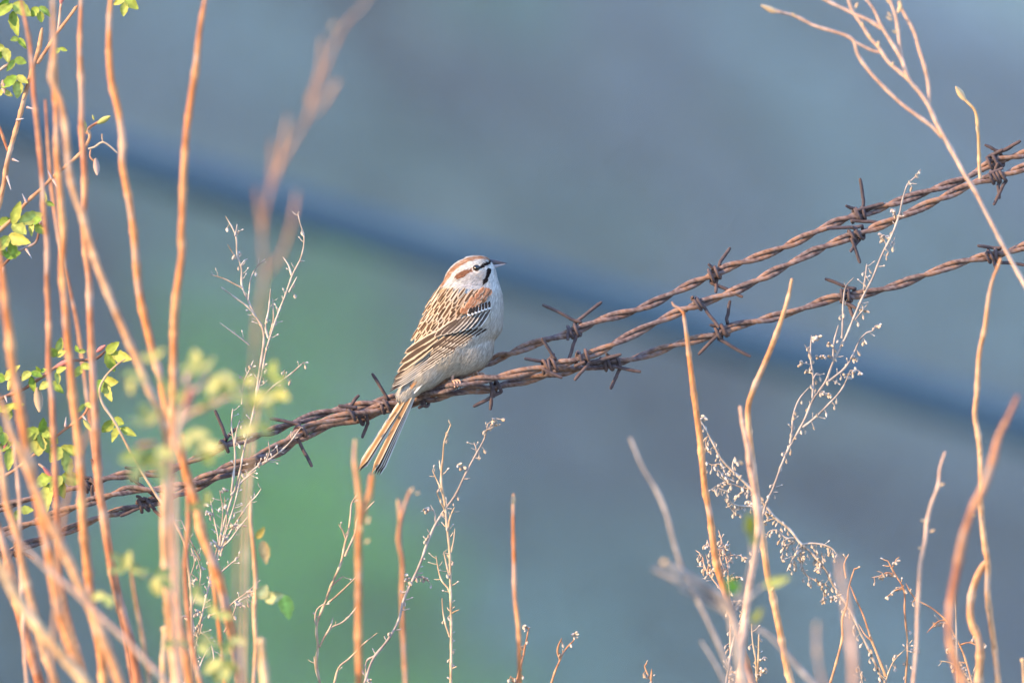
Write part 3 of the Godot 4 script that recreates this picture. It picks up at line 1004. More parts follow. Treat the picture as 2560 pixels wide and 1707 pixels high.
func make_wires() -> void:
	var a := pairs(-14, [4150, -190, 3600, 5, 3100, 190, 2800, 294, 2560, 385, 2486, 405, 2413, 446, 2340, 472, 2267, 497, 2175, 528, 2131, 541, 2084, 559, 2029, 585, 1956, 620, 1883, 647, 1828, 665, 1773, 691, 1700, 724, 1643, 753, 1575, 780, 1506, 798, 1452, 821, 1411, 837, 1370, 848, 1332, 861, 1289, 878])
	a.append_array(pairs(-25, [1248, 893, 1213, 912, 1160, 934, 1100, 955]))
	a.append_array(pairs(-6, [1050, 976, 965, 1000, 914, 1011, 863, 1021, 799, 1035, 735, 1057, 684, 1076, 633, 1092, 577, 1108, 531, 1128, 480, 1150, 402, 1181, 312, 1187, 268, 1195, 223, 1211, 190, 1218, 62, 1250, -100, 1300, -500, 1410, -1950, 1700]))
	wire("uppermost rusty barbed wire strand at right, passing behind the bird", deep(a), 205, 0.4, [
		[2492, 398, [[2464, 362, 10], [2532, 366, -5], [2553, 352, 5], [2508, 374, 20]]],
		[2150, 535, [[2151, 446, 4], [2116, 514, 12], [2210, 508, 10], [2196, 556, 14]]],
		[1788, 684, [[1826, 619, -4], [1790, 731, 12], [1772, 660, 8], [1857, 742, 6]]],
		[1436, 828, [[1357, 762, 10], [1422, 897, 18], [1504, 755, -8], [1420, 850, 16]]],
		[563, 1112, [[537, 1026, 6], [590, 1070, -10]]],
		[338, 1188, [[312, 1168, 16], [402, 1250, 10]]],
		[226, 1210, [[228, 1148, 2], [228, 1243, 8], [164, 1187, 12], [180, 1222, 10]]]])
	var b := pairs(5, [4150, -60, 3600, 90, 3100, 228, 2800, 334, 2560, 419, 2504, 439, 2450, 452, 2376, 486, 2303, 519, 2230, 552, 2157, 581, 2095, 603, 2029, 632, 1956, 669, 1883, 706, 1828, 731, 1773, 751, 1711, 774, 1656, 799, 1602, 826, 1547, 853, 1507, 874, 1466, 890, 1425, 904, 1370, 916, 1302, 931, 1234, 945, 1180, 953, 1131, 966, 1060, 986, 965, 1014, 914, 1028, 863, 1040, 799, 1056, 748, 1080, 710, 1106, 671, 1128, 633, 1146, 582, 1163, 544, 1178, 500, 1199, 440, 1216, 380, 1224, 324, 1224, 268, 1240, 223, 1254, 167, 1274, 85, 1305, 56, 1314, -100, 1366, -500, 1490, -1950, 1800])
	wire("middle rusty barbed wire strand gripped by the bird's feet", deep(b), 196, 2.0, [
		[2492, 445, [[2486, 512, 10], [2496, 408, 12], [2500, 496, 6], [2508, 420, 8]]],
		[2143, 588, [[2068, 571, 4], [2127, 629, 18], [2132, 566, 16], [2151, 657, 10]]],
		[1745, 760, [[1798, 818, 14], [1733, 742, 14]]],
		[1455, 894, [[1437, 950, 20], [1442, 882, 18], [1553, 886, -2], [1462, 905, 18]]],
		[1372, 914, [[1355, 846, 16], [1312, 896, 10], [1385, 884, -8], [1405, 944, 14]]],
		[962, 1008, [[930, 934, 8], [955, 1024, 18]]],
		[880, 1024, [[846, 1014, 12], [897, 988, -4]]],
		[752, 1082, [[674, 1046, -6], [779, 1166, 12]]]])
	var c := pairs(-6, [4150, 70, 3600, 255, 3100, 430, 2800, 528, 2560, 616, 2504, 635, 2450, 644, 2376, 665, 2303, 691, 2230, 717, 2157, 735, 2084, 745, 2029, 764, 1974, 782, 1901, 801, 1828, 819, 1792, 835, 1738, 849, 1683, 864, 1629, 883, 1575, 899, 1534, 908, 1493, 914, 1452, 920, 1411, 929, 1370, 937, 1316, 950, 1262, 961, 1229, 972, 1180, 974, 1131, 984, 1060, 1000, 965, 1026, 914, 1042, 837, 1060, 786, 1078, 748, 1098, 710, 1122, 633, 1160, 544, 1194, 460, 1230, 379, 1257, 312, 1275, 268, 1286, 201, 1313, 156, 1330, 100, 1352, 67, 1361, 22, 1379, -100, 1420, -500, 1540, -1950, 1880])
	wire("lowest rusty barbed wire strand at right, merging below the bird", deep(c), 220, 1.1, [
		[2484, 640, [[2446, 614, 8], [2492, 672, 18], [2572, 664, -6], [2470, 628, 16]]],
		[2120, 740, [[2064, 697, 6], [2134, 792, 14], [2110, 724, 18], [2140, 770, 16]]],
		[1806, 828, [[1826, 752, 2], [1747, 886, 8], [1776, 812, 12], [1877, 891, 10]]],
		[1530, 908, [[1527, 972, 14], [1602, 929, 10], [1516, 884, 12], [1500, 894, 18]]],
		[1236, 972, [[1184, 1016, 14], [1226, 1024, 8]]],
		[1058, 1000, [[1046, 1020, 14], [1075, 986, -10]]],
		[907, 1046, [[905, 1094, 10], [930, 1030, -10]]],
		[360, 1262, [[402, 1292, 10], [300, 1290, 14], [340, 1240, 16], [390, 1240, -6]]],
		[40, 1372, [[84, 1398, 8], [20, 1400, 8]]]])
	post("weathered wooden fence post beyond the right edge", Vector3(at(4150, 0, 0).x, 0, -0.052), 1.75, 0.02)
	post("leaning wooden fence post beyond the left edge", Vector3(at(-1950, 0, 0).x - 0.02, 0, -0.056), 1.45, 0.02)

func make_canes() -> void:
	var o := "dry_cane"
	cane(o, "tall orange cane at left, rightmost one reaching the top edge straight up", 0.36, 23, "orange", [515, -20, 498, 82, 490, 163, 477, 245, 466, 327, 460, 408, 455, 536, 453, 590, 455, 618, 447, 686, 438, 754, 434, 835, 433, 963, 430, 1045, 428, 1126, 421, 1194, 419, 1262, 422, 1334, 430, 1430, 441, 1525, 458, 1607, 474, 1707])
	cane(o, "orange cane crossing the dark pole's left end, bending right at mid height", 0.30, 25, "orange", [277, -20, 272, 68, 272, 136, 278, 204, 291, 259, 302, 313, 306, 354, 305, 408, 321, 495, 331, 563, 339, 645, 343, 699, 354, 767, 370, 835, 381, 881, 398, 936, 410, 1000, 424, 1060, 449, 1126, 468, 1194, 490, 1262, 504, 1334, 531, 1402, 553, 1471, 572, 1552, 591, 1634, 601, 1707])
	cane(o, "reddish cane at upper left behind the yellow rose bud", 0.24, 23, "rose", [203, -20, 199, 109, 203, 218, 204, 272, 203, 300, 207, 381, 210, 427, 210, 509, 208, 563, 215, 645, 222, 699, 223, 754, 226, 835, 230, 908, 234, 990, 238, 1072, 242, 1154, 248, 1235, 257, 1280, 268, 1362, 283, 1443, 302, 1525, 321, 1590, 343, 1707])
	cane(o, "pale cane arching from upper left across to the leafy clump", 0.42, 22, "tan", [131, -20, 133, 82, 132, 150, 128, 196, 142, 231, 155, 272, 166, 354, 174, 441, 188, 495, 204, 536, 218, 590, 240, 658, 261, 713, 283, 767, 319, 850, 351, 922, 373, 977, 395, 1017, 412, 1080, 414, 1180, 410, 1300, 416, 1450, 428, 1600, 440, 1707])
	cane(o, "knotted orange cane at left through the barbed wire knots", 0.33, 23, "orange", [136, 250, 139, 300, 142, 408, 144, 427, 151, 509, 157, 590, 154, 672, 161, 754, 166, 835, 174, 908, 181, 990, 191, 1072, 199, 1154, 203, 1235, 206, 1307, 214, 1389, 223, 1471, 234, 1552, 251, 1634, 258, 1707], true, [["branch", 18, [136, 80, 134, 150, 136, 200, 136, 252]]])
	cane(o, "slim orange cane near the left edge, standing almost straight", 0.28, 17, "rose", [48, -20, 54, 14, 71, 95, 79, 163, 82, 218, 90, 300, 98, 381, 105, 454, 109, 536, 117, 618, 116, 699, 120, 781, 121, 835, 120, 908, 128, 990, 132, 1072, 136, 1154, 139, 1235, 142, 1320, 146, 1416, 157, 1498, 178, 1580, 202, 1661, 214, 1707])
	cane(o, "thick orange cane entering from the left edge at mid height", 0.45, 27, "orange", [-8, 600, 3, 680, 12, 767, 22, 835, 27, 895, 44, 990, 57, 1072, 71, 1154, 90, 1235, 106, 1307, 117, 1362, 136, 1471, 150, 1540, 177, 1620, 207, 1707])
	cane(o, "tan cane crossing the lower left corner from the left edge", 0.50, 24, "tan", [-6, 990, 8, 1020, 27, 1085, 54, 1140, 87, 1222, 115, 1290, 144, 1348, 177, 1416, 207, 1484, 234, 1539, 261, 1607, 298, 1707])
	cane(o, "thick cream stalk leaning right across the bottom left corner", 0.55, 28, "cream", [-30, 1370, 0, 1416, 33, 1484, 71, 1539, 114, 1593, 163, 1648, 214, 1710])
	cane(o, "yellowish cane at the left edge below the rose leaves", 0.38, 22, "tan", [-4, 1120, 5, 1180, 16, 1262, 41, 1334, 52, 1402, 68, 1471, 82, 1525, 106, 1620, 138, 1707])
	cane(o, "red brown cane in the bottom left corner", 0.22, 28, "rose", [-14, 1290, 8, 1362, 27, 1443, 46, 1525, 68, 1607, 97, 1707])
	cane(o, "thin pinkish cane standing near the left edge below the leaves", 0.26, 12, "pink", [31, 1080, 33, 1126, 41, 1181, 46, 1235, 49, 1334, 50, 1416, 55, 1520, 58, 1607, 66, 1707])
	cane(o, "thin pink twig slanting right behind the lower left canes", 0.58, 14, "pink", [20, 1330, 54, 1362, 109, 1416, 185, 1479, 261, 1552, 321, 1607, 354, 1642, 398, 1690])
	cane(o, "thin dark cane slanting right behind the left thicket", -0.28, 13, "rose", [112, 250, 122, 400, 140, 560, 172, 720, 190, 800, 205, 900, 228, 1080, 258, 1280, 292, 1480, 330, 1707])
	cane(o, "slender rust brown cane leaning behind the two crossing canes at lower left", 0.30, 15, "rose", [455, 1085, 466, 1180, 470, 1300, 462, 1420, 470, 1540, 484, 1640, 500, 1707])
	cane(o, "thin tan cane at lower left ending in the blurred leaves", 0.36, 12, "tan", [322, 1400, 334, 1480, 352, 1580, 372, 1707])
	cane(o, "narrow orange cane beside the thick leaning one near the bottom", 0.26, 13, "orange", [505, 1290, 520, 1380, 536, 1480, 548, 1580, 560, 1707])
	cane("cane_stump", "short cream cut stalk at bottom left between two orange canes", 0.32, 22, "cream", [411, 1574, 409, 1630, 406, 1707], true, [["cut", 411, 1574]])
	cane("cane_stump", "cream cut stalk at the bottom right of the leafy clump", 0.42, 27, "cream", [653, 1605, 657, 1650, 662, 1707], true, [["cut", 653, 1605]])
	var gl := Color(0.34, 0.52, 0.11); var yl := Color(0.50, 0.55, 0.16)
	cane("feathery_stalk", "very blurred brown stalk rising to the top centre left", -1.3, 10, "twig", [935, -30, 909, 11, 860, 65, 833, 120, 795, 218, 762, 305, 718, 381, 686, 446, 664, 522, 655, 610, 662, 675, 653, 740, 642, 805, 637, 871, 631, 980, 620, 1088, 613, 1197, 604, 1306, 597, 1415, 596, 1524, 599, 1611, 605, 1707], true, [
		["branch", 9, [742, 480, 728, 560, 700, 640, 668, 690]], ["branch", 9, [845, 200, 805, 265, 770, 300]], ["branch", 9, [806, 98, 800, 170, 770, 260]], ["branch", 10, [720, 290, 705, 370, 692, 440]], ["branch", 9, [680, 350, 680, 420, 676, 470]], ["branch", 9, [640, 470, 650, 540, 658, 600]], ["bud", 832, 76, 0.3, 1, 26]])
	cane("thin_cane", "thin cane with a drooping dead leaf at bottom centre left", 0.20, 14, "tan", [627, 1252, 626, 1297, 632, 1362, 636, 1410, 639, 1459, 635, 1524, 639, 1621, 634, 1707], true, [["leaf", 640, 1345, 0.5, 0.6, 0.2, 30, 0.5, Color(0.55, 0.42, 0.12)], ["leaf", 655, 1352, 0.15, -1, 0.2, 60, 0.4, Color(0.52, 0.36, 0.17)], ["leaf", 645, 1495, 0.5, 0.8, 0.3, 42, 0.7, Color(0.52, 0.56, 0.34)], ["leaf", 662, 1500, 1, 0.25, 0.3, 52, 0.5, Color(0.50, 0.50, 0.25)], ["leaf", 706, 1488, 0.3, -1, 0.3, 62, 0.55, gl]])
	cane("forked_cane", "orange cane with pale forked top right below the tail", 0.40, 17, "orange", [888, 1100, 886, 1146, 894, 1210, 900, 1278, 896, 1338, 896, 1423, 896, 1508, 896, 1593, 898, 1707], true, [["branch", 15, [930, 1185, 924, 1231, 908, 1278, 899, 1310]], ["bud", 918, 1310, 0.3, 1, 20], ["bud", 905, 1330, -0.2, 1, 18], ["bud", 912, 1358, 0.8, 0.6, 16], ["bud", 888, 1112, 0.0, 1, 16]])
	cane("forked_cane", "bent orange brown cane with two pale stubs on top", -0.40, 15, "rose", [1024, 1226, 1012, 1262, 1001, 1300, 996, 1346, 1005, 1402, 1005, 1487, 1007, 1572, 1014, 1707], true, [["branch", 13, [996, 1249, 998, 1270, 1001, 1300]], ["bud", 1026, 1232, 0.5, 1, 18], ["bud", 996, 1262, -0.2, 1, 18], ["bud", 1040, 1236, 0.6, 0.4, 12]])
	cane("lone_cane", "single slender reddish cane with cream tip at bottom centre", 0.24, 13, "orange", [1284, 1236, 1283, 1295, 1286, 1423, 1287, 1487, 1296, 1572, 1298, 1657, 1299, 1707], true, [["bud", 1284, 1262, 0, 1, 26]])
	cane("straight_cane", "straight orange cane crossing the lower two wires right of centre", 0.16, 19, "orange", [1709, 779, 1716, 829, 1726, 912, 1739, 1012, 1752, 1111, 1758, 1176, 1763, 1225, 1775, 1285, 1783, 1353, 1794, 1421, 1810, 1470, 1832, 1545, 1846, 1586, 1865, 1654, 1881, 1707], true, [["branch", 8, [1680, 754, 1686, 764, 1698, 770, 1709, 782]]])
	cane("bent_cane", "golden cane bent like an elbow in front of the lowest wire", 0.18, 19, "tan", [1981, 697, 1971, 746, 1961, 779, 1938, 846, 1911, 912, 1885, 972, 1872, 1012, 1872, 1061, 1878, 1120, 1888, 1200, 1898, 1280, 1906, 1339, 1914, 1394, 1922, 1448, 1930, 1477, 1941, 1531, 1955, 1599, 1968, 1667, 1979, 1708], true, [["bud", 1928, 1478, 0.6, 0.8, 14]])
	cane("pale_cane", "pale pinkish cane just left of the elbow cane, with a yellow green bract", 0.22, 20, "pink", [1851, 1016, 1858, 1061, 1872, 1128, 1876, 1165, 1883, 1203, 1892, 1258, 1897, 1312, 1890, 1380, 1876, 1460, 1862, 1560, 1850, 1707], true, [["bud", 1858, 1160, -0.8, 0.6, 14]])
	cane("grey_twig", "greyish blurred twig leaning right below the centre right wire", 0.45, 13, "grey", [1576, 1094, 1609, 1171, 1642, 1225, 1669, 1290, 1685, 1353, 1707, 1421, 1734, 1477, 1767, 1545, 1799, 1613, 1834, 1700])
	cane("broken_branch", "blurred broken grey branch with three stubs at lower right centre", 0.62, 21, "grey", [1661, 1407, 1723, 1440, 1791, 1482, 1822, 1512, 1835, 1560, 1850, 1640, 1862, 1707], true, [["branch", 13, [1630, 1420, 1670, 1440, 1723, 1462, 1780, 1492, 1818, 1515]], ["branch", 14, [1699, 1469, 1764, 1501, 1818, 1530, 1834, 1550]], ["branch", 9, [1876, 1345, 1884, 1380, 1872, 1440, 1850, 1490, 1834, 1530]], ["branch", 7, [1915, 1460, 1890, 1480, 1862, 1505, 1838, 1535]], ["leaf", 1876, 1335, -0.1, 1, 0.3, 52, 0.5, Color(0.48, 0.42, 0.06)], ["leaf", 1886, 1365, -0.3, 1, 0.3, 44, 0.4, Color(0.42, 0.42, 0.12)], ["leaf", 1838, 1482, -0.3, 0.9, 0.3, 36, 0.8, Color(0.24, 0.46, 0.07)], ["leaf", 1912, 1464, 1, 0.35, 0.3, 56, 0.32, Color(0.36, 0.42, 0.14)], ["leaf", 1880, 1556, 0.5, 0.8, 0.2, 42, 0.4, Color(0.40, 0.42, 0.13)], ["cut", 1663, 1408]])
	cane("grey_twig", "violet grey twig slanting right to the bottom edge behind the elbow cane", 0.50, 14, "grey", [1872, 1560, 1881, 1567, 1914, 1582, 1955, 1621, 1995, 1667, 2032, 1707])
	cane("grey_twig", "short blurred twig at the bottom edge left of the straight orange cane", 0.48, 11, "grey", [1753, 1602, 1783, 1648, 1812, 1700])
	cane("knobbly_stem", "pale knobbly stem with small nodes standing alone at lower right", 0.26, 12, "pink", [2364, 1130, 2351, 1171, 2347, 1213, 2330, 1259, 2318, 1310, 2314, 1352, 2303, 1406, 2299, 1469, 2295, 1532, 2293, 1616, 2284, 1707], true, [["bud", 2350, 1214, 0.9, 0.3, 14], ["bud", 2314, 1304, -0.9, 0.4, 14], ["bud", 2326, 1330, 0.9, 0.4, 14], ["bud", 2306, 1372, -0.9, 0.3, 12]])
	cane("red_cane", "blurred red brown cane leaning left at the right edge", 0.55, 20, "rose", [2546, 990, 2519, 1050, 2498, 1092, 2485, 1146, 2460, 1218, 2435, 1270, 2410, 1343, 2393, 1427, 2381, 1490, 2376, 1574, 2385, 1636, 2410, 1707])
	cane("tall_right_cane", "long knotty orange cane hanging by the lowest wire at right", 0.20, 16, "tan", [2503, 646, 2498, 662, 2486, 691, 2471, 760, 2464, 819, 2452, 871, 2444, 980, 2439, 1045, 2446, 1080, 2452, 1134, 2454, 1188, 2454, 1259, 2464, 1364, 2471, 1406, 2471, 1490, 2479, 1553, 2490, 1636, 2497, 1707], true, [["branch", 18, [2466, 1404, 2450, 1430, 2435, 1469, 2430, 1553, 2447, 1595, 2449, 1707]], ["bud", 2449, 1136, 0.3, 1, 16], ["bud", 2442, 1290, -1, 0.3, 14]])
	cane("grass_blade", "narrow bleached grass blade at the bottom right", 0.05, 8, "white", [2390, 1486, 2392, 1560, 2394, 1640, 2395, 1707])
	cane("cane_stump", "cream stalk end in the bottom right corner", 0.2, 14, "cream", [2558, 1652, 2560, 1680, 2562, 1707], true, [["cut", 2558, 1652]])
	cane("blurred_stalk", "brown blurred stalk tip at lower right behind the forked twig", 0.8, 16, "pink", [2099, 1395, 2104, 1436, 2112, 1480, 2123, 1545, 2129, 1599, 2134, 1654, 2136, 1708], true, [["bud", 2042, 1570, 0.2, 1, 16], ["bud", 2046, 1640, -0.1, 1, 16], ["branch", 6, [2042, 1560, 2044, 1640, 2060, 1720]]])
	# the branching stalk at the top right: its foot stands beyond the right edge
	var bz := 0.20
	cane("branching_stalk", "tall pale branching stalk with buds in the upper right corner", bz, 13, "pink", [2158, -12, 2182, 18, 2206, 67, 2232, 109, 2255, 147, 2273, 197, 2299, 229, 2323, 264, 2343, 308, 2364, 346, 2390, 393, 2423, 452, 2431, 464, 2468, 534, 2512, 618, 2560, 706, 2680, 930, 2790, 1180, 2860, 1500, 2890, 1800], true, [
		["branch", 9, [1916, 16, 1939, 26, 1991, 41, 2041, 65, 2090, 80, 2121, 91, 2134, 100, 2144, 132, 2173, 176, 2217, 223, 2261, 264, 2305, 296, 2338, 322, 2356, 342]], ["branch", 7, [2136, 102, 2165, 118, 2191, 129, 2200, 130]],
		["branch", 9, [2050, -8, 2075, 5, 2109, 21, 2138, 35, 2173, 50, 2206, 72]], ["branch", 9, [2120, -6, 2135, 32, 2156, 62, 2176, 94, 2197, 117, 2223, 155, 2261, 188, 2280, 206]],
		["branch", 9, [2223, -8, 2241, 44, 2247, 82, 2251, 117, 2256, 150]], ["branch", 10, [2246, 4, 2264, 38, 2285, 76, 2299, 123, 2317, 182, 2324, 229, 2322, 262]],
		["bud", 1942, 30, -1, 0.45, 40], ["bud", 1926, 22, -1, 0.4, 28], ["bud", 1990, 42, -0.6, 0.7, 16], ["bud", 2158, 66, -0.1, 1, 13], ["bud", 2178, 100, -0.3, 1, 18], ["bud", 2196, 118, 0.1, 1, 18], ["bud", 2230, 166, 0.3, 0.8, 14], ["bud", 2246, 32, 0.4, 1, 26], ["bud", 2254, 20, -0.2, 1, 22], ["bud", 2232, 50, -1, 0.6, 20], ["bud", 2245, 84, -0.6, 0.4, 18], ["bud", 2140, 20, 0.4, 1, 16], ["bud", 2224, 8, -0.5, 1, 18], ["bud", 2230, 40, -0.9, 0.9, 16]])
	cane("budded_twig", "short twig with a long bud leaning on the top wires at right", 0.12, 10, "cream", [2396, 228, 2417, 252, 2437, 273, 2446, 323, 2449, 381, 2450, 425, 2452, 446], false, [["bud", 2414, 250, -0.55, 0.8, 46], ["bud", 2445, 330, -0.15, 1, 18]])

func make_herbs() -> void:
	var w := Color(0.54, 0.49, 0.44); var br := Color(0.52, 0.42, 0.32)
	herb("pale_weed", "bleached twiggy weed in front of the wire left of the bird", 0.035, "white", [
		[6, 744, 533, 750, 559, 759, 587, 759, 612, 752, 643, 732, 684, 711, 742, 693, 788, 678, 832, 663, 883, 655, 930, 643, 980, 628, 1050, 610, 1120, 592, 1207, 577, 1250, 556, 1320, 545, 1360, 520, 1470, 500, 1550, 479, 1610, 462, 1707],
		[6, 563, 540, 581, 571, 588, 587, 593, 640, 602, 666, 605, 719, 619, 750, 640, 793, 653, 814, 659, 839, 655, 883, 648, 930, 640, 990], [4, 568, 610, 580, 630, 589, 645], [4, 619, 647, 610, 652, 602, 664], [4, 592, 560, 590, 575, 587, 590],
		[4, 526, 686, 563, 698, 584, 709, 604, 719], [5, 551, 717, 589, 745, 622, 770, 638, 792], [3.5, 663, 648, 642, 666, 627, 694, 622, 730, 620, 750], [3.5, 548, 806, 575, 826, 597, 842, 622, 862],
		[4.5, 707, 642, 722, 666, 728, 688], [5, 676, 722, 670, 781, 663, 819, 670, 845], [4.5, 681, 747, 682, 806, 674, 835], [4, 760, 652, 748, 655, 742, 664], [4, 742, 692, 735, 705, 722, 730],
		[5, 758, 906, 733, 929, 707, 949, 681, 967, 660, 990, 648, 1010], [3.5, 729, 950, 716, 945, 700, 955], [3.5, 711, 925, 710, 938, 706, 950], [3.5, 720, 976, 706, 985, 698, 995], [4, 633, 901, 620, 930, 613, 944, 606, 975, 604, 1010], [3.5, 594, 937, 606, 945, 611, 955],
		[5, 581, 1021, 578, 1067, 585, 1110, 587, 1143, 584, 1180, 578, 1230], [4, 600, 1046, 590, 1080, 586, 1110], [5, 752, 1068, 720, 1110, 684, 1141, 643, 1166, 607, 1200, 577, 1238], [4, 670, 1102, 673, 1130, 666, 1150], [3.5, 701, 1152, 675, 1150, 655, 1162], [4, 640, 1175, 625, 1186, 608, 1200],
		[4, 652, 1222, 640, 1240, 625, 1255, 600, 1290, 575, 1330, 550, 1385], [4, 636, 1228, 632, 1245, 622, 1258], [4, 640, 1475, 620, 1490, 600, 1500, 580, 1540, 560, 1580], [4, 520, 1620, 505, 1650, 490, 1690], [4, 560, 1240, 566, 1300, 556, 1350]], 0.05, w, true, 0.9)
	herb("pale_weed", "tangled bleached twigs low among the canes left of the drooping dead leaf", 0.06, "white", [
		[6, 600, 1195, 588, 1250, 570, 1310, 548, 1380, 528, 1440, 508, 1520, 492, 1600, 480, 1707], [4, 548, 1225, 556, 1270, 552, 1330, 546, 1380], [4, 620, 1290, 596, 1320, 572, 1352, 550, 1372], [4, 525, 1250, 535, 1300, 545, 1350, 546, 1385], [4, 470, 1380, 488, 1390, 500, 1420, 496, 1470, 480, 1520, 484, 1580], [4, 600, 1390, 575, 1410, 550, 1432, 528, 1450], [4, 650, 1450, 620, 1478, 590, 1500, 560, 1525, 520, 1540], [4, 470, 1610, 490, 1600, 505, 1560], [5, 535, 1660, 530, 1620, 515, 1590, 500, 1580], [4, 470, 1470, 476, 1440, 486, 1400, 478, 1370], [4, 452, 1300, 470, 1340, 486, 1372, 500, 1400]], 0.14, w, true, 1.3)
	herb("pale_weed", "slim straw coloured weed curving up beside the forked cane", 0.03, "straw", [
		[8, 893, 1237, 880, 1255, 876, 1287, 872, 1320, 863, 1355, 852, 1407, 828, 1462, 813, 1504, 791, 1566, 794, 1617, 791, 1660, 799, 1707],
		[4.5, 846, 1310, 856, 1326, 863, 1345], [5, 936, 1253, 905, 1285, 894, 1297, 888, 1330, 872, 1368, 862, 1390], [5, 857, 1441, 842, 1452, 828, 1465], [4.5, 889, 1443, 868, 1464, 846, 1485, 820, 1507], [5, 893, 1515, 875, 1538, 855, 1556, 828, 1569, 812, 1590, 798, 1617], [4, 832, 1543, 828, 1560, 820, 1578],
		[4.5, 812, 1508, 793, 1522, 787, 1548, 791, 1566], [4.5, 943, 1582, 920, 1600, 904, 1614, 885, 1634, 868, 1650, 850, 1664, 835, 1707], [4.5, 785, 1640, 788, 1670, 797, 1700]], 0.0, w, true, 0.25)
	herb("pale_weed", "long grey weed bending from the bottom edge up below the bird", 0.0, "grey", [
		[8, 1220, 1059, 1213, 1091, 1196, 1125, 1175, 1163, 1158, 1197, 1137, 1240, 1115, 1270, 1090, 1308, 1069, 1355, 1051, 1406, 1030, 1453, 1009, 1500, 996, 1551, 971, 1597, 932, 1648, 911, 1707],
		[4, 1185, 1105, 1190, 1120, 1192, 1135], [4, 1076, 1262, 1086, 1280, 1090, 1308], [4, 1056, 1445, 1046, 1440, 1036, 1450], [4, 1000, 1482, 1012, 1480, 1024, 1472], [5, 914, 1690, 918, 1650, 936, 1640], [3.5, 1180, 1150, 1190, 1140, 1196, 1128], [4, 1227, 1072, 1218, 1074, 1212, 1090]], 0.09, w, true, 0.8)
	herb("pale_weed", "upright straw weed with white side spurs below the bird's breast", 0.02, "straw", [
		[8, 1127, 1061, 1111, 1104, 1107, 1146, 1103, 1202, 1111, 1253, 1117, 1312, 1124, 1380, 1126, 1465, 1128, 1593, 1127, 1707],
		[4.5, 1081, 1176, 1090, 1196, 1104, 1226, 1110, 1250], [4.5, 1090, 1389, 1096, 1425, 1105, 1453, 1118, 1468, 1126, 1485], [4.5, 1105, 1495, 1108, 1535, 1115, 1565, 1124, 1592], [4.5, 1109, 1380, 1116, 1410, 1122, 1435], [4, 1137, 1321, 1135, 1345, 1128, 1380], [4.5, 1091, 1228, 1100, 1250, 1112, 1275], [4, 1148, 1524, 1138, 1528, 1128, 1534], [4, 1098, 1150, 1100, 1165, 1104, 1185], [5, 1136, 1268, 1126, 1290, 1120, 1320]], 0.07, w, true, 1.0)
	herb("budded_twig", "short budded twig beside the lone cane at bottom centre", 0.04, "twig", [[9, 1322, 1570, 1315, 1606, 1307, 1644, 1294, 1695, 1288, 1720], [5, 1277, 1690, 1284, 1705, 1286, 1718], [4, 1313, 1635, 1308, 1642, 1304, 1650]], 0.12, w, true, 0.8)
	herb("budded_twig", "tiny leaning twig with a dark curled leaf at bottom centre", 0.02, "twig", [[8, 1434, 1602, 1420, 1616, 1409, 1631, 1398, 1655, 1388, 1678, 1378, 1710], [5, 1405, 1595, 1397, 1612, 1394, 1630, 1400, 1648]], 0.1, w, true, 0.6)
	herb("budded_twig", "small bud tip at the bottom edge right of centre", 0.02, "twig", [[9, 1612, 1665, 1618, 1682, 1628, 1700, 1632, 1720], [5, 1630, 1672, 1629, 1686, 1628, 1698]], 0.3, w, true, 1.0)
	herb("seed_weed", "tall slender violet grey weed with seeds crossing all wires at right", 0.03, "grey", [
		[7, 2303, 424, 2292, 439, 2270, 461, 2261, 486, 2248, 541, 2227, 596, 2208, 632, 2180, 700, 2159, 740, 2143, 776, 2117, 839, 2084, 905, 2064, 955, 2034, 998, 2011, 1051, 1984, 1101, 1971, 1124, 1955, 1162, 1935, 1217, 1914, 1266, 1900, 1330, 1884, 1390, 1870, 1463, 1860, 1530, 1835, 1599, 1821, 1676, 1816, 1707],
		[5, 2168, 660, 2165, 690, 2160, 725], [5, 2030, 838, 2027, 892, 2034, 945, 2032, 995], [4, 2050, 935, 2042, 934, 2034, 948], [5, 2097, 813, 2086, 855, 2084, 905], [4.5, 2135, 694, 2116, 716, 2110, 746, 2108, 800, 2106, 845], [5, 2186, 826, 2168, 832, 2153, 846, 2137, 879, 2114, 919, 2090, 940, 2068, 956], [5, 2127, 925, 2110, 965, 2061, 1022, 2034, 1048, 2008, 1068], [5, 2024, 968, 2001, 995, 1984, 1038, 1981, 1078, 1976, 1108], [4, 2170, 760, 2150, 785, 2138, 800], [4, 2240, 590, 2230, 610, 2216, 625], [4, 2012, 860, 2026, 885, 2030, 895]], 0.2, w, true, 0.5)
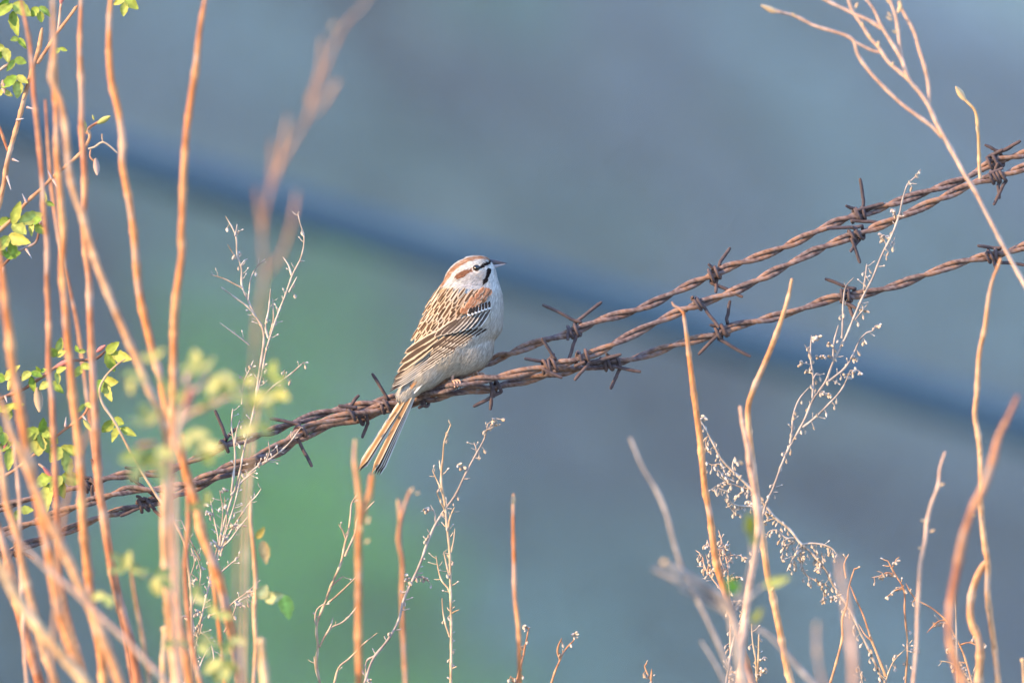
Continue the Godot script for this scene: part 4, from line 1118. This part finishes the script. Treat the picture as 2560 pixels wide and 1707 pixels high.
	herb("seed_weed", "drooping weed hung with dense pale seeds at lower right", 0.015, "white", [
		[9, 1753, 1054, 1761, 1067, 1783, 1108, 1805, 1149, 1846, 1190, 1873, 1217, 1916, 1266, 1941, 1296, 1974, 1322, 2004, 1360, 2023, 1376, 2063, 1422, 2085, 1463, 2118, 1512, 2159, 1594, 2200, 1681, 2212, 1707],
		[4.5, 1764, 1155, 1780, 1162, 1800, 1160, 1815, 1162], [4.5, 1838, 1142, 1832, 1165, 1836, 1182], [4.5, 1800, 1212, 1830, 1210, 1860, 1220, 1876, 1222], [4.5, 1813, 1241, 1828, 1256, 1843, 1263, 1878, 1266, 1914, 1268], [4.5, 1792, 1170, 1810, 1190, 1836, 1204], [4.5, 1918, 1345, 1922, 1330, 1940, 1325, 1962, 1342, 1980, 1350], [5, 2094, 1388, 2080, 1370, 2055, 1361, 2030, 1358, 2004, 1362], [4.5, 1968, 1428, 1985, 1395, 1996, 1375, 2006, 1364], [4.5, 2076, 1468, 2050, 1455, 2020, 1440, 2004, 1415, 2002, 1390, 2004, 1365], [4, 2052, 1376, 2056, 1388, 2060, 1400], [4, 2040, 1404, 2044, 1390, 2046, 1380], [4, 1960, 1352, 1975, 1345, 1985, 1345], [5, 1770, 1090, 1765, 1110, 1772, 1125], [4, 1812, 1248, 1822, 1262, 1836, 1280, 1850, 1290], [4, 1790, 1215, 1806, 1224, 1826, 1230], [4, 1966, 1378, 1974, 1362, 1984, 1352]], 0.75, w, true, 0.5)
	herb("seed_weed", "bushy little seed weed half hidden by the straight orange cane", 0.0, "pink", [
		[6, 1797, 1326, 1803, 1345, 1812, 1380, 1818, 1407, 1822, 1448, 1826, 1520, 1824, 1707], [4, 1768, 1350, 1775, 1370, 1790, 1390, 1810, 1420], [4, 1740, 1376, 1756, 1388, 1760, 1410, 1767, 1426, 1791, 1459, 1815, 1490], [4, 1828, 1382, 1822, 1400, 1820, 1425], [4, 1765, 1385, 1772, 1410, 1770, 1428], [4, 1836, 1432, 1826, 1440, 1823, 1455], [4, 1805, 1350, 1800, 1390, 1812, 1430], [4, 1784, 1366, 1792, 1400, 1812, 1440]], 0.55, w, true, 0.7)
	herb("seed_weed", "straight pale stalk with small leaves at the bottom below the elbow cane", 0.03, "straw", [[7, 1880, 1560, 1882, 1600, 1890, 1650, 1893, 1707], [6, 1898, 1585, 1897, 1640, 1894, 1690], [5, 1860, 1690, 1864, 1700, 1866, 1715]], 0.16, w, true, 0.6)
	herb("forked_twig", "thin brown forked twig standing in front of the drooping seed weed", 0.05, "twig", [[8, 2137, 1422, 2129, 1447, 2123, 1469, 2118, 1512, 2107, 1545, 2107, 1594, 2096, 1640, 2077, 1707], [4, 2123, 1385, 2112, 1409, 2116, 1444], [6, 2126, 1462, 2140, 1496, 2159, 1537, 2178, 1594, 2200, 1650, 2216, 1690], [4, 2148, 1560, 2165, 1588, 2178, 1600]], 0.0, br, true, 0.3)
	herb("seed_weed", "curly seed weed near the bottom right with an arching branch", 0.03, "twig", [
		[7, 2221, 1402, 2242, 1440, 2259, 1469, 2263, 1532, 2270, 1616, 2265, 1707], [4, 2180, 1444, 2200, 1440, 2221, 1431, 2240, 1440], [5, 2266, 1458, 2284, 1490, 2335, 1523, 2368, 1553, 2389, 1590, 2406, 1624, 2431, 1703, 2436, 1720], [4, 2318, 1582, 2332, 1567, 2350, 1552, 2362, 1550], [4, 2250, 1478, 2255, 1470, 2260, 1464], [4, 2440, 1612, 2425, 1606, 2402, 1612]], 0.09, w, true, 0.4)
	herb("seed_weed", "seed spray in the bottom right corner beside the bleached blade", 0.0, "straw", [[5, 2462, 1608, 2456, 1640, 2447, 1655, 2435, 1678, 2428, 1707], [4, 2350, 1652, 2375, 1656, 2390, 1664, 2410, 1690, 2428, 1710]], 0.34, w, true, 0.5)
	herb("seed_weed", "small seed spray joining the two twigs at the bottom right", 0.03, "straw", [[5, 2282, 1600, 2263, 1624, 2238, 1649, 2219, 1691, 2214, 1712]], 0.26, w, true, 0.5)
	herb("seed_weed", "pale seeds just above the bottom edge right of the forked twig", 0.02, "white", [[5, 2148, 1664, 2154, 1690, 2160, 1715]], 0.4, w, true, 0.6)
	cane("bent_straw", "thin straw kinked behind the left canes, pointing at the wire knot", 0.07, 9, "straw", [312, 898, 296, 908, 283, 919, 261, 944, 248, 972, 252, 1000, 283, 1050, 321, 1121, 351, 1175, 403, 1257, 436, 1307, 458, 1351, 470, 1420, 480, 1707])
	cane("thin_straw", "thin two toned straw rising in front of the lower left canes", 0.60, 9, "twig", [240, 1040, 226, 1072, 202, 1121, 185, 1159, 174, 1208, 163, 1262, 153, 1334, 142, 1403, 139, 1498, 133, 1566, 128, 1661, 127, 1707])

# ---------------------------------------------------------------- rose shoots
func rose(label: String, z: float, twigs: Array, leaves: Array, thorns: Array, buds := []) -> void:
	var base := at(twigs[0][twigs[0].size() - 2], twigs[0][twigs[0].size() - 1], z)
	var o := thing("rose_shoot", label, "shrub", base, "young rose shoots at the left")
	for k in twigs.size():
		var t: Array = twigs[k]
		var pts := PackedVector3Array()
		for j in (t.size() - 2) / 2:
			pts.append(at(t[2 + 2 * j], t[3 + 2 * j], z))
		part(stem_shape(pts, t[0], t[1], 60.0, 0.8, 8), "stem" if k == 0 else "branch", mats.stem, o, base)
	for q in thorns:
		var s := Shape.new()
		var a := at(q[0], q[1], z + 0.001); var b := at(q[2], q[3], z + 0.002)
		tube(s, PackedVector3Array([a, a.lerp(b, 0.5), b]), PackedFloat32Array([4.0 * S, 2.0 * S, 0.5 * S]), PackedColorArray([Color(0.55, 0.35, 0.28), Color(0.6, 0.5, 0.5), Color(0.6, 0.58, 0.6)]), 6)
		part(s, "thorn", mats.stem, o, base)
	for q in buds:
		var s := Shape.new()
		blob(s, at(q[0], q[1], z + 0.003), Vector3(q[2], q[3], 0.15).normalized(), q[4] * S, q[4] * S * 0.42, q[5])
		part(s, "bud", mats.leaf, o, base)
	for q in leaves:
		# a young leaf of several folded leaflets round its stalk
		var p := at(q[0], q[1], z + 0.004)
		var d := Vector2(q[2], q[3]).normalized()
		var m: int = q[5]
		var k2 := 0.72 if z > 0.4 else 0.95
		for k in m:
			var off := 0.0 if m == 1 else lerpf(-1.0, 1.0, k / (m - 1.0))
			var dd := d.rotated(off * 0.95)
			var col := Color(0.17, 0.31, 0.04).lerp(Color(0.52, 0.50, 0.13), pow(rng.randf(), 0.8))
			if z > 0.4:
				col = col.lerp(Color(0.60, 0.56, 0.30), rng.randf_range(0.2, 0.7))
			leaf(o, base, p + Vector3(d.x, d.y, 0) * S * q[4] * 0.25 * (1.0 - absf(off)), Vector3(dd.x, dd.y, rng.randf_range(-0.3, 0.5)).normalized(), Vector3(rng.randf_range(-0.6, 0.6), rng.randf_range(-0.2, 0.7), 1.0).normalized(), q[4] * S * k2 * rng.randf_range(0.7, 1.05), q[4] * S * k2 * rng.randf_range(0.36, 0.55), col)

func make_roses() -> void:
	var gb := Color(0.50, 0.48, 0.16); var pk := Color(0.62, 0.22, 0.20)
	rose("sunlit rose stem leaning in the upper left corner with opening leaves", 0.06, [[13, "twig", 104, 70, 96, 120, 84, 160, 74, 190, 63, 231, 49, 286, 30, 354, 16, 408, 8, 460, -6, 520, -40, 640], [9, "rose", 192, 14, 169, 46, 146, 76, 124, 110, 92, 158], [7, "pink", 156, -10, 150, 20, 147, 55, 144, 78], [7, "pink", -6, 178, 12, 165, 28, 156], [8, "rose", -10, 300, 2, 330, 18, 375, 24, 386]], [
		[30, 10, 0.1, -1, 70, 3], [10, 120, -0.6, -0.8, 46, 3], [34, 150, 0.4, -1, 40, 2], [40, 190, 0.1, -1, 50, 3], [45, 95, -0.3, -1, 30, 2], [20, 0, -0.6, 0.2, 40, 3], [147, 120, 0.3, -1, 26, 2], [5, 225, 0.1, -1, 30, 2], [312, -6, -0.1, -1, 44, 3], [95, 18, 0.2, -1, 40, 3]],
		[[66, 268, 82, 272], [16, 440, 26, 474], [40, 300, 58, 296], [30, 398, 46, 404]], [[150, 8, 0.3, 1, 34, pk], [6, 200, 0.1, -1, 34, Color(0.62, 0.38, 0.28)]])
	rose("thorny orange rose stem with yellow bud rising from the left edge", 0.09, [[10, "twig", 213, 318, 223, 335, 210, 370, 182, 400, 158, 419, 128, 446, 103, 471, 65, 506, 33, 544, 0, 574, -50, 620], [7, "rose", 252, 300, 236, 310, 222, 320, 216, 334], [5, "straw", 292, 382, 275, 366, 256, 355, 234, 368, 220, 372], [4, "straw", 256, 355, 254, 345, 254, 335], [5, "rose", 226, 372, 224, 392, 238, 405]], [[30, 560, 0.7, 0.2, 66, 3], [20, 590, 0.3, -1, 62, 3], [80, 555, 0.4, -0.4, 40, 3], [112, 505, 0.6, 0.4, 34, 2]],
		[[65, 506, 54, 484], [128, 446, 118, 426], [131, 448, 142, 470], [150, 424, 146, 408]], [[212, 330, -0.1, 1, 30, gb], [243, 308, 0.9, 0.5, 36, gb], [238, 396, 0.1, -1, 42, Color(0.46, 0.34, 0.30)], [234, 300, -0.3, 1, 14, gb]])
	rose("dark purple rose twig with thorns under the upper left leaves", 0.05, [[8, "bark", 101, 552, 96, 580, 87, 607, 60, 620, 30, 639, 3, 667, -40, 700]], [[10, 640, 0.4, 0.9, 44, 2], [-6, 560, 0.3, 0.9, 44, 2]], [[64, 622, 78, 646], [8, 668, 4, 684], [98, 556, 104, 548]])
	rose("dark rose twig crossing behind the left canes above the wire", 0.05, [[9, "bark", 262, 878, 242, 895, 200, 900, 163, 903, 136, 919, 110, 938, 84, 955, 60, 971, 27, 985, 0, 996, -50, 1020], [7, "bark", 84, 955, 70, 940, 50, 944]], [
		[76, 930, 0.1, -0.9, 44, 3], [100, 930, 0.2, 1, 26, 2], [265, 882, 1, -0.25, 60, 3], [122, 955, 0.05, -1, 48, 2], [140, 890, 0.2, 0.9, 40, 3], [195, 880, 0.4, 0.9, 26, 2], [12, 950, -0.3, 1, 50, 2], [255, 950, 0.4, -1, 54, 3], [200, 915, 0.5, -0.8, 34, 2], [20, 1020, 0.7, -0.6, 44, 2], [140, 930, 0.8, -0.5, 40, 2]],
		[[12, 990, 16, 1006]], [[20, 975, 0.3, 1, 40, gb], [92, 970, 0.1, -1, 60, Color(0.42, 0.32, 0.22)], [140, 918, 0.9, 0.5, 36, pk], [240, 880, 0.8, 0.6, 28, pk]])
	rose("red tipped rose twig with five fresh leaflets at mid left", 0.055, [[8, "rose", 224, 1010, 206, 1040, 185, 1056, 163, 1072, 142, 1088, 120, 1110, 80, 1140, 30, 1178, -40, 1215], [7, "pink", 126, 1190, 112, 1172, 96, 1160], [5, "rose", 95, 1086, 90, 1110, 86, 1136]], [
		[95, 1072, 0.0, -1, 74, 5], [100, 1080, 0.8, 0.5, 44, 2], [150, 1118, 0.35, -1, 66, 3], [210, 1010, 0.2, -0.9, 34, 2], [26, 1105, -0.1, -1, 58, 3], [5, 1080, -0.5, -0.4, 50, 3], [128, 1192, -0.25, -1, 76, 3], [152, 1190, 0.3, -1, 66, 2], [280, 1050, 0.3, -0.9, 46, 2], [300, 1070, 0.2, -1, 46, 2], [46, 1275, 0.5, -0.8, 40, 2], [4, 1030, 0.0, 1, 40, 2]],
		[[162, 1066, 164, 1042], [206, 1040, 216, 1052]], [[126, 1190, -0.7, 0.8, 30, pk], [8, 1130, 0.2, 1, 34, pk], [208, 1050, 0.6, -0.8, 34, gb]])
	rose("blurred cluster of fresh rose leaves right of the tallest orange cane", 1.1, [[13, "pink", 610, 972, 599, 978, 560, 997, 517, 1017, 480, 1030, 450, 1056, 438, 1120, 436, 1260, 440, 1500, 446, 1720, 470, 3900], [13, "pink", 522, 932, 500, 962, 468, 996, 456, 1030, 450, 1050], [10, "rose", 390, 1108, 360, 1112, 344, 1116]], [
		[335, 930, -0.3, -0.9, 56, 3], [368, 1060, -0.2, 0.6, 62, 3], [346, 1130, -0.2, -1, 90, 3], [388, 1125, 0.2, -1, 84, 3], [500, 930, -0.3, 0.8, 62, 3], [548, 938, 0.4, -0.8, 76, 4], [530, 1004, -0.4, 0.4, 46, 2], [470, 1085, 0.5, -0.8, 66, 3], [505, 1110, 0.4, -1, 66, 3], [380, 900, -0.3, 0.9, 50, 2], [450, 1000, -0.3, 0.4, 40, 2], [420, 960, -0.6, -0.3, 44, 2]], [], [[462, 1018, 0.3, 1, 46, pk], [462, 962, 0.3, 1, 36, Color(0.62, 0.42, 0.40)], [485, 1030, 0.8, 0.4, 40, Color(0.66, 0.42, 0.24)]])
	rose("blurred leafy shoot tip hanging just left of the bird's wire", 1.0, [[9, "straw", 668, 960, 655, 990, 640, 1050, 628, 1130, 616, 1300, 612, 1500, 606, 1707, 600, 3900]], [[675, 955, 0.3, 0.9, 60, 3], [655, 980, 0.3, -1, 78, 3], [684, 980, 0.2, -1, 78, 2], [638, 1060, 0.0, -1, 66, 2], [615, 965, -0.3, 0.8, 52, 2], [620, 990, -0.4, -0.8, 60, 2]], [])
	rose("blurred yellow green leaves at the bottom left between the canes", 0.8, [[7, "straw", 318, 1418, 350, 1440, 395, 1445, 425, 1470, 440, 1600, 452, 1707, 470, 3900]], [[315, 1420, -0.5, 0.5, 60, 3], [345, 1432, 0.2, 0.7, 48, 2], [385, 1445, 0.6, -0.3, 70, 3], [262, 1490, -0.4, -0.8, 54, 2], [482, 1490, 0.5, 0.2, 56, 2], [436, 1600, 0.1, -0.9, 56, 2], [495, 1615, 0.5, 0.1, 62, 3], [556, 1650, -0.1, -0.9, 84, 4], [575, 1600, 0.3, -0.8, 60, 2], [540, 1540, 0.4, 0.6, 60, 2], [515, 1260, -0.4, 0.3, 60, 2]], [])

func _ready() -> void:
	rng.seed = 20240611
	noise.seed = 7
	noise.noise_type = FastNoiseLite.TYPE_SIMPLEX_SMOOTH
	noise.frequency = 0.02
	noise.fractal_octaves = 3
	# camera: a long lens focused on the bird
	var cam := Camera3D.new()
	cam.name = "camera"
	var lens := CameraAttributesPhysical.new()
	lens.frustum_focal_length = 35.0 / (2.0 * (1707.0 * S / 2.0 / DIST))
	lens.frustum_focus_distance = DIST
	lens.frustum_near = 0.5
	lens.frustum_far = 1500.0
	lens.exposure_aperture = lens.frustum_focal_length / 70.0
	cam.attributes = lens
	cam.fov = rad_to_deg(2.0 * atan(1707.0 * S / 2.0 / DIST))
	cam.near = 0.5; cam.far = 1500.0
	add_child(cam)
	cam.position = Vector3(0, EYE_Y, DIST)
	cam.current = true
	# sky and low warm sun from the left, a little behind the camera
	var we := WorldEnvironment.new()
	we.name = "world_environment"
	var env := Environment.new()
	env.background_mode = Environment.BG_SKY
	var sky := Sky.new()
	var sm := ProceduralSkyMaterial.new()
	sm.sky_top_color = Color(0.49, 0.63, 0.84)
	sm.sky_horizon_color = Color(0.76, 0.82, 0.88)
	sm.sky_curve = 0.18
	sm.energy_multiplier = 1.62
	sm.ground_horizon_color = Color(0.55, 0.60, 0.62)
	sm.ground_bottom_color = Color(0.35, 0.36, 0.33)
	sky.sky_material = sm
	env.sky = sky
	env.tonemap_mode = Environment.TONE_MAPPER_LINEAR
	env.tonemap_exposure = 2.3
	env.sdfgi_enabled = true; env.ssao_enabled = true; env.ssil_enabled = true
	env.volumetric_fog_enabled = true
	env.volumetric_fog_density = 0.0
	we.environment = env
	add_child(we)
	var sun := DirectionalLight3D.new()
	sun.name = "sun"
	sun.light_color = Color(1.0, 0.84, 0.64)
	sun.light_energy = 1.6
	sun.light_angular_distance = 0.5
	sun.shadow_enabled = true
	add_child(sun)
	sun.look_at_from_position(Vector3.ZERO, Vector3(0.86, -0.33, -0.40))
	make_materials()
	make_ground()
	make_meadow()
	make_mist()
	make_rail()
	make_wires()
	make_bird()
	make_canes()
	make_herbs()
	make_roses()
